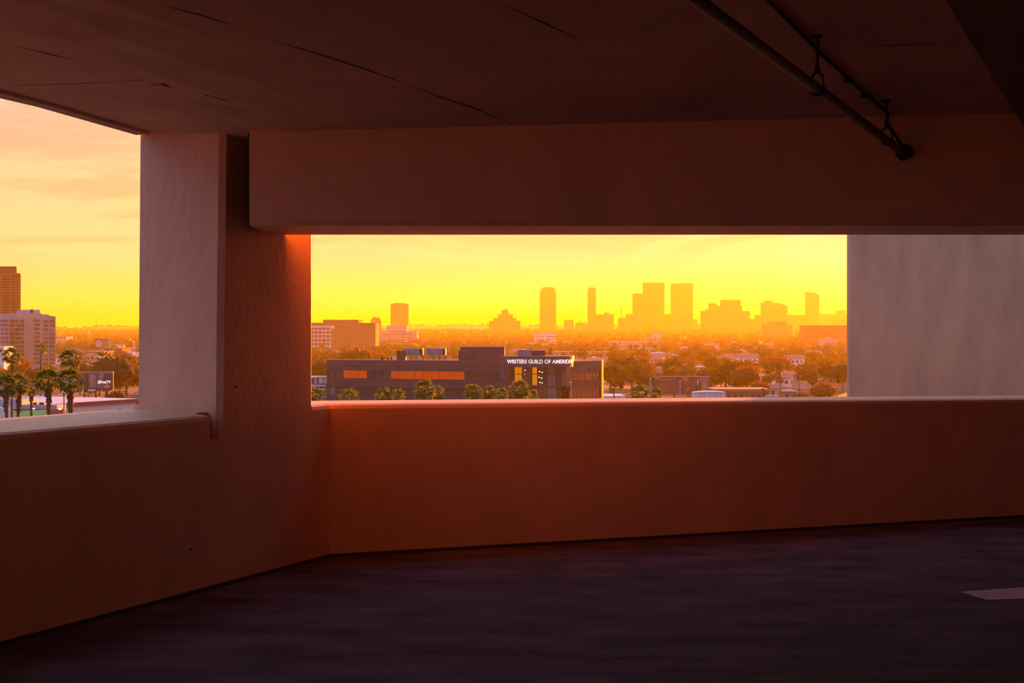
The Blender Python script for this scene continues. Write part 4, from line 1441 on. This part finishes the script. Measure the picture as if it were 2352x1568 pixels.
b = MB(); b.box(p.x - .28, p.x + .28, p.y - .45, p.y, z - .3, z - .1); b.build('lamp_glass', CM['lamp'], bl)

# lower wing of shops left of the store
Y = 272
shop = thing('shop_row', (px_x(70, Y), Y, gz(Y)), 'low grey roofed shop row with a lime awning below the palms', 'building')
b = MB(); b.box(px_x(-60, Y), px_x(131, Y), Y, Y + 5.5, gz(Y), py_z(930, Y)); b.build('wall', CM['bluegrey'], shop)
b = MB(); b.box(px_x(-60, Y), px_x(48, Y), Y + .5, Y + 9, py_z(930, Y), py_z(917, Y)); b.build('upper_wall', CM['bluegrey'], shop)
b = MB(); b.box(px_x(-60, Y), px_x(32, Y), Y - 4, Y, gz(Y), py_z(934, Y)); b.build('front_wall', CM['white'], shop)
for a, c in ((72, 80), (86, 97)):
    b = MB(); b.box(px_x(a, Y), px_x(c, Y), Y + 1, Y + 2.6, py_z(930, Y), py_z(925, Y)); b.build('roof_unit', CM['bronze'], shop)
b = MB()
ya = Y - 4
b.hull([(px_x(32, ya), ya - 2.2, py_z(960, ya)), (px_x(112, ya), ya - 2.2, py_z(960, ya)), (px_x(112, ya), ya, py_z(960, ya)), (px_x(32, ya), ya, py_z(960, ya))],
       [(px_x(32, ya), ya - .2, py_z(941, ya)), (px_x(112, ya), ya - .2, py_z(938.5, ya)), (px_x(112, ya), ya, py_z(938.5, ya)), (px_x(32, ya), ya, py_z(941, ya))])
b.build('awning', CM['green'], shop)
b = MB(); b.box(px_x(32, ya), px_x(113, ya), ya - .4, ya + .1, py_z(941, ya), py_z(939, ya)); b.build('awning_edge', CM['bronze'], shop)
b = MB(); b.hull([(px_x(118, ya), ya - 1.5, py_z(957, ya)), (px_x(151, ya), ya - 1.5, py_z(957, ya)), (px_x(151, ya), ya, py_z(957, ya)), (px_x(118, ya), ya, py_z(957, ya))],
               [(px_x(119, ya), ya - .4, py_z(940, ya)), (px_x(147, ya), ya - .4, py_z(938, ya)), (px_x(147, ya), ya, py_z(938, ya)), (px_x(119, ya), ya, py_z(940, ya))])
b.build('red_awning', CM['red'], shop)
b = MB(); c = at(78, 938, ya); b.box(c.x - .25, c.x + .25, ya - .6, ya - .3, c.z - .1, c.z + .1); b.build('lamp', CM['lamp'], shop)
b = MB(); c = at(140, 939, ya); b.box(c.x - .25, c.x + .25, ya - .6, ya - .3, c.z - .1, c.z + .1); b.build('lamp', CM['lamp'], shop)

# pale structure between the column edge and the plum building
Y = 345
pw = thing('parking_deck', (px_x(730, Y), Y, gz(Y)), 'pale white deck with slatted fence left of the plum building', 'building')
for y, h in ((864.5, 3.0), (884, 3.6), (892, 3)):
    b = MB(); b.box(px_x(700, Y), px_x(750, Y), Y, Y + 6, py_z(y + h, Y), py_z(y, Y)); b.build('deck_edge', CM['white'], pw)
for a in (723, 732.5, 743):
    b = MB(); b.box(px_x(a, Y), px_x(a + (3 if a < 730 else 8), Y), Y + .2, Y + .6, py_z(880, Y), py_z(868, Y)); b.build('white_panel', CM['white'], pw)
b = MB(); b.box(px_x(700, Y), px_x(749, Y), Y + 3, Y + 9, gz(Y), py_z(867, Y)); b.build('wall', CM['bluegrey'], pw)
b = MB(); b.tube([(px_x(749, Y), Y - .5, gz(Y)), (px_x(749, Y), Y - .5, py_z(868, Y))], .1, 6); b.build('post', CM['steel'], pw)

# pale arched shed behind the parapet
Y = 262
shd = thing('shed', (px_x(1630, Y), Y, gz(Y)), 'pale blue grey shed with a shallow arched roof behind the parapet', 'building')
x0, x1 = px_x(1594, Y), px_x(1667, Y)
n = 10
zt = [py_z(900.5 - 2.2 * math.sin(math.pi * k / n), Y) for k in range(n + 1)]
b = MB(); b.box(x0, x1, Y, Y + 3, gz(Y), py_z(901, Y)); b.build('wall', CM['roofwhite'], shd)
b = MB()
for k in range(n):
    xa, xb = x0 + (x1 - x0) * k / n, x0 + (x1 - x0) * (k + 1) / n
    b.hull([(xa, Y - .15, py_z(901, Y)), (xb, Y - .15, py_z(901, Y)), (xb, Y + 3.1, py_z(901, Y)), (xa, Y + 3.1, py_z(901, Y))],
           [(xa, Y - .15, zt[k]), (xb, Y - .15, zt[k + 1]), (xb, Y + 3.1, zt[k + 1]), (xa, Y + 3.1, zt[k])])
b.build('arched_roof', CM['white'], shd)
for k in range(1, 6):
    xx = x0 + (x1 - x0) * k / 6
    b = MB(); b.box(xx - .04, xx + .04, Y - .06, Y, gz(Y), py_z(901, Y)); b.build('wall_rib', CM['steel'], shd)
# van roof
Y = 300
van = thing('van', (px_x(1773, Y), Y, gz(Y)), 'cream van with a rounded roof just showing over the parapet', 'van')
x0, x1, z0, z1 = px_x(1757, Y), px_x(1790, Y), gz(Y), py_z(908.2, Y)
zz = z1
b = MB(); b.hull([(x0, Y, zz - 2.2), (x1, Y, zz - 2.2), (x1, Y + 1.9, zz - 2.2), (x0, Y + 1.9, zz - 2.2)], [(x0 + .35, Y + .2, zz), (x1 - .3, Y + .2, zz), (x1 - .3, Y + 1.7, zz), (x0 + .35, Y + 1.7, zz)])
b.build('body', CM['pale'], van)
b = MB(); b.box(x0 + .3, x1 - .4, Y - .02, Y + .1, zz - 1.2, zz - .6); b.build('side_window', CM['glass'], van)
bs = MB(); bs.box(x0 - .5, x1 + .5, Y - .5, Y + 2.4, gz(Y), zz - 2.75); 
for k in (.2, .8):
    b = MB(); xx = x0 + (x1 - x0) * k; b.tube([(xx, Y + .0, zz - 2.4), (xx, Y + .25, zz - 2.4)], .35, 12); b.build('wheel', CM['suit'], van)
dk = bs.build('parking_podium', CM['pale']); tag(dk, 'raised concrete podium that carries the cream van', 'platform')

# ------------------------------------------------------------------ poles


def utility_pole(px, ytop, Y, label, arms=((0.6, 2.0),), name='utility_pole', rad=.14, m='wood'):
    c = at(px, ytop, Y)
    t = thing(name, (c.x, Y, gz(Y)), label, 'pole')
    b = MB(); b.tube([(c.x, Y, gz(Y) - .2), (c.x, Y, c.z)], [rad * 1.3, rad], 8); b.build('shaft', CM[m], t)
    for dz, w in arms:
        b = MB(); b.box(c.x - w / 2, c.x + w / 2, Y - .16, Y - .02, c.z - dz - .09, c.z - dz + .09); a = b.build('crossarm', CM[m], t)
        b = MB()
        for k in (-.45, -.2, .2, .45):
            b.tube([(c.x + w * k, Y - .09, c.z - dz + .09), (c.x + w * k, Y - .09, c.z - dz + .30)], .05, 6)
        b.build('insulator_row', CM['steel'], a)
    return t


utility_pole(1835, 850, 420, 'tallest dark utility pole between the two pink hipped roofs', ((.5, 1.2),))
utility_pole(1792, 866, 400, 'utility pole with two crossarms in front of the pink hipped roof', ((.4, 3.4), (1.5, 3.0)))
utility_pole(1752.5, 891, 360, 'short dark pole at the right end of the long brick building', ((.3, 1.0),))
utility_pole(1737, 862, 470, 'thin utility pole rising from the long brick building', ((.4, 1.4),))
utility_pole(1911, 866, 470, 'thin utility pole near the outer wall edge', ((.4, 1.4),))
utility_pole(1410, 891.5, 350, 'dark pole with a wide pale crossarm right of the sunlit corner', ((.1, 2.6),))
utility_pole(1401, 871, 420, 'thin pole with a pale crossarm against the dark trees', ((.2, 2.4),), m='wood')


def lamp_post(px, ytop, Y, label, arm=.5):
    c = at(px, ytop, Y)
    t = thing('lamp_post', (c.x, Y, gz(Y)), label, 'lamp post')
    b = MB(); b.tube([(c.x, Y, gz(Y) - .2), (c.x, Y, c.z)], [.13, .085], 8); b.build('shaft', CM['steel'], t)
    b = MB(); b.box(c.x - arm, c.x + .12, Y - .14, Y + .14, c.z - .03, c.z + .12); h = b.build('lamp_head', CM['white'], t)
    b = MB(); b.box(c.x - arm + .05, c.x - .1, Y - .1, Y + .1, c.z - .06, c.z - .03); b.build('lamp_glass', CM['white'], h)
    return t


lamp_post(1312, 878.5, 235, 'slim pale lamp post in front of the right wing of the plum building', .3)
lamp_post(1494, 869, 235, 'slim pale lamp post left of the brown billboard', .12)
lamp_post(1562, 876.5, 240, 'slim pale lamp post standing before the middle of the brown billboard', .12)
c = at(147, 900, 230)
t = thing('street_lamp', (c.x, 230, gz(230)), 'lit street lamp shining white between the two broad palms', 'lamp')
b = MB(); b.tube([(c.x, 230, gz(230)), (c.x, 230, c.z - .2)], .08, 7); b.build('shaft', CM['bronze'], t)
b = MB(); blob(b, (c.x, 230, c.z), (.26, .26, .2), ICO1, 0); b.build('lamp_globe', CM['lamp'], t)
b = MB(); b.tube([(c.x, 230, c.z - .3), (c.x, 230, c.z - .18)], [.08, .16], 8); b.build('collar', CM['bronze'], t)

# ------------------------------------------------------------------ tree belt, small houses and far woods, kept clear of the buildings
RECTS = []
for o in list(COL.objects):
    if o.parent is None and o.get('category') in ('building', 'tower', 'house', 'billboard', 'van', 'platform'):
        xs, ys = [], []
        for q in ([o] if o.type == 'MESH' else []) + list(o.children):
            if q.type == 'MESH':
                for v in q.data.vertices:
                    xs.append(o.location.x + v.co.x); ys.append(o.location.y + v.co.y)
        if xs: RECTS.append((min(xs), max(xs), min(ys), max(ys)))
DISCS = [(o.location.x, o.location.y, o.scale.x * 0.5) for o in COL.objects if o.get('category') == 'tree'] + \
        [(o.location.x, o.location.y, 2.0) for o in COL.objects if o.get('category') in ('palm tree', 'pole', 'lamp post', 'lamp')]


def free(x, y, r, discs=True):
    for a, b, c_, d in RECTS:
        if a - r < x < b + r and c_ - r < y < d + r: return False
    if discs:
        for a, b, q in DISCS:
            if (x - a) ** 2 + (y - b) ** 2 < ((r + q) * 0.95) ** 2: return False
    return True


def place_words(px, Y):
    z = ('left opening' if px < 340 else 'above plum roof at left' if px < 890 else 'above the cooling units' if px < 1050 else
         'behind tall roof box' if px < 1165 else 'behind white lettering' if px < 1320 else 'above sunlit building corner' if px < 1420 else
         'left of brown billboard' if px < 1500 else 'above brown billboard' if px < 1640 else 'above long brick building' if px < 1770 else
         'above pink hipped roofs' if px < 1880 else 'beside outer wall')
    d = 'at the tree belt front' if Y < 700 else 'midway in the tree belt' if Y < 1050 else 'far back in the haze'
    return d + ', ' + z


KIND_WORDS = {'broad': 'spreading olive tree', 'broad_b': 'spreading dark green tree', 'round': 'round dark tree', 'round_c': 'round rust brown tree', 'cypress': 'slim dark cypress'}
KINDS = ['broad', 'round', 'round_c', 'broad_b', 'broad']
HOUSE_WORDS = ['flat roofed pale house', 'white house with pink gable roof', 'pale house with pink hipped roof', 'pale two storey block']
used = [False] * 4
cnt = tries = 0
while cnt < 150 and tries < 6000:
    tries += 1
    left = rng.random() < 0.22
    px = rng.uniform(135, 330) if left else rng.uniform(712, 1955)
    py = 779 + 115 * rng.random() ** 1.5
    Y = 22.0 * F / (py - HY)
    for _ in range(3): Y = (EYE - gz(Y)) * F / (py - HY)
    Y = min(max(Y, 560), 4200)
    if Y < 620 and 740 < px < 1390: continue
    s = rng.uniform(0.7, 1.1)
    if not free(px_x(px, Y), Y, 9.5 * s): continue
    cnt += 1
    j = rng.choices(range(4), (5, 3, 4, 1 if Y > 1300 else 0))[0]
    loc = (px_x(px, Y), Y, gz(Y) + (rng.uniform(1.5, 5.0) if Y > 800 else 0.5))
    DISCS.append((loc[0], loc[1], 7.5 * s))
    lab = HOUSE_WORDS[j] + ' ' + place_words(px, Y)
    if used[j]: dup(HP[j], loc, s, rng.uniform(-.6, .6), lab, lab.replace('house', 'houses').replace('block', 'blocks'))
    else:
        used[j] = True
        HP[j].location = loc; HP[j].scale = (s,) * 3; HP[j]['label'] = lab; HP[j]['group'] = lab.replace('house', 'houses').replace('block', 'blocks')
for j in range(4):
    if not used[j]:
        HP[j].location = (px_x(1100, 2600), 2600, gz(2600)); HP[j]['label'] = HOUSE_WORDS[j] + ' far back in the haze, behind the tall roof box'
cnt = tries = 0
while cnt < 265 and tries < 12000:
    tries += 1
    left = rng.random() < 0.24
    px = rng.uniform(-20, 335) if left else rng.uniform(700, 1965)
    py = rng.uniform(798, 905)
    Y = min(max((22.0) * F / (py - HY), 470), 1700) * rng.uniform(0.96, 1.05)
    if Y < 620 and 740 < px < 1390: continue
    if left and px < 130 and Y > 780: continue
    kd = 'cypress' if rng.random() < 0.07 else rng.choice(KINDS)
    h, w = (rng.uniform(9, 14), 1.0) if kd == 'cypress' else (rng.uniform(6, 12), rng.uniform(0.75, 1.2))
    r = h * w * (0.2 if kd == 'cypress' else 0.42)
    if not free(px_x(px, Y), Y, r): continue
    cnt += 1
    DISCS.append((px_x(px, Y), Y, r))
    lab = KIND_WORDS[kd] + ' ' + place_words(px, Y)
    tree(kd, px, Y, h, w, lab, lab.replace('tree ', 'trees ', 1).replace('cypress', 'cypresses'), rz=rng.uniform(0, 6))

# the far woods nobody could count
fw = MB()
for k in range(6200):
    left = rng.random() < 0.2
    px = rng.uniform(-40, 345) if left else rng.uniform(690, 1990)
    u = rng.random()
    Y = 1000 + 5600 * u ** 1.25
    if left and px < 125 and Y < 1300: continue
    h = rng.uniform(6, 12)
    r = h * rng.uniform(0.38, 0.58)
    x = px_x(px, Y)
    if not free(x, Y, r, Y < 1800): continue
    blob(fw, (x, Y, gz(Y) + h * 0.55), (r, r, h * 0.5), ICO1, 0.3, rng)
for k in range(420):
    px = rng.uniform(-40, 340) if rng.random() < 0.3 else rng.uniform(700, 1990)
    Y = YH - rng.uniform(-20, 250)
    r = rng.uniform(3.5, 7) * (1.5 if rng.random() < .14 else 1)
    blob(fw, (px_x(px, Y), Y, py_z(hill_top(px) + rng.uniform(-1.0, 2.0), Y)), (r, r, r * rng.uniform(.7, 1.3)), ICO1, 0.25, rng)
tag(fw.build('distant_woods', CM['leaf_a']), 'hazy woods covering the far plain and the ridge line', 'trees', kind='stuff')

# ------------------------------------------------------------------ haze over the plain
hz = MB()
hz.box(-5200, 5200, 70, 9000, EYE - 40, EYE + 235)
hm_ = bpy.data.materials.new('sunset_haze'); hm_.use_nodes = True
nt = hm_.node_tree; nt.nodes.remove(nt.nodes['Principled BSDF'])
vs = nt.nodes.new('ShaderNodeVolumeScatter'); vs.inputs['Color'].default_value = (*HAZE_TINT, 1); vs.inputs['Density'].default_value = HAZE_DENSITY; vs.inputs['Anisotropy'].default_value = HAZE_G
nt.links.new(vs.outputs[0], nt.nodes['Material Output'].inputs['Volume'])
hm_.cycles.homogeneous_volume = True
tag(hz.build('haze', hm_), 'thin warm sunset haze lying over the whole city plain', 'haze', kind='stuff')
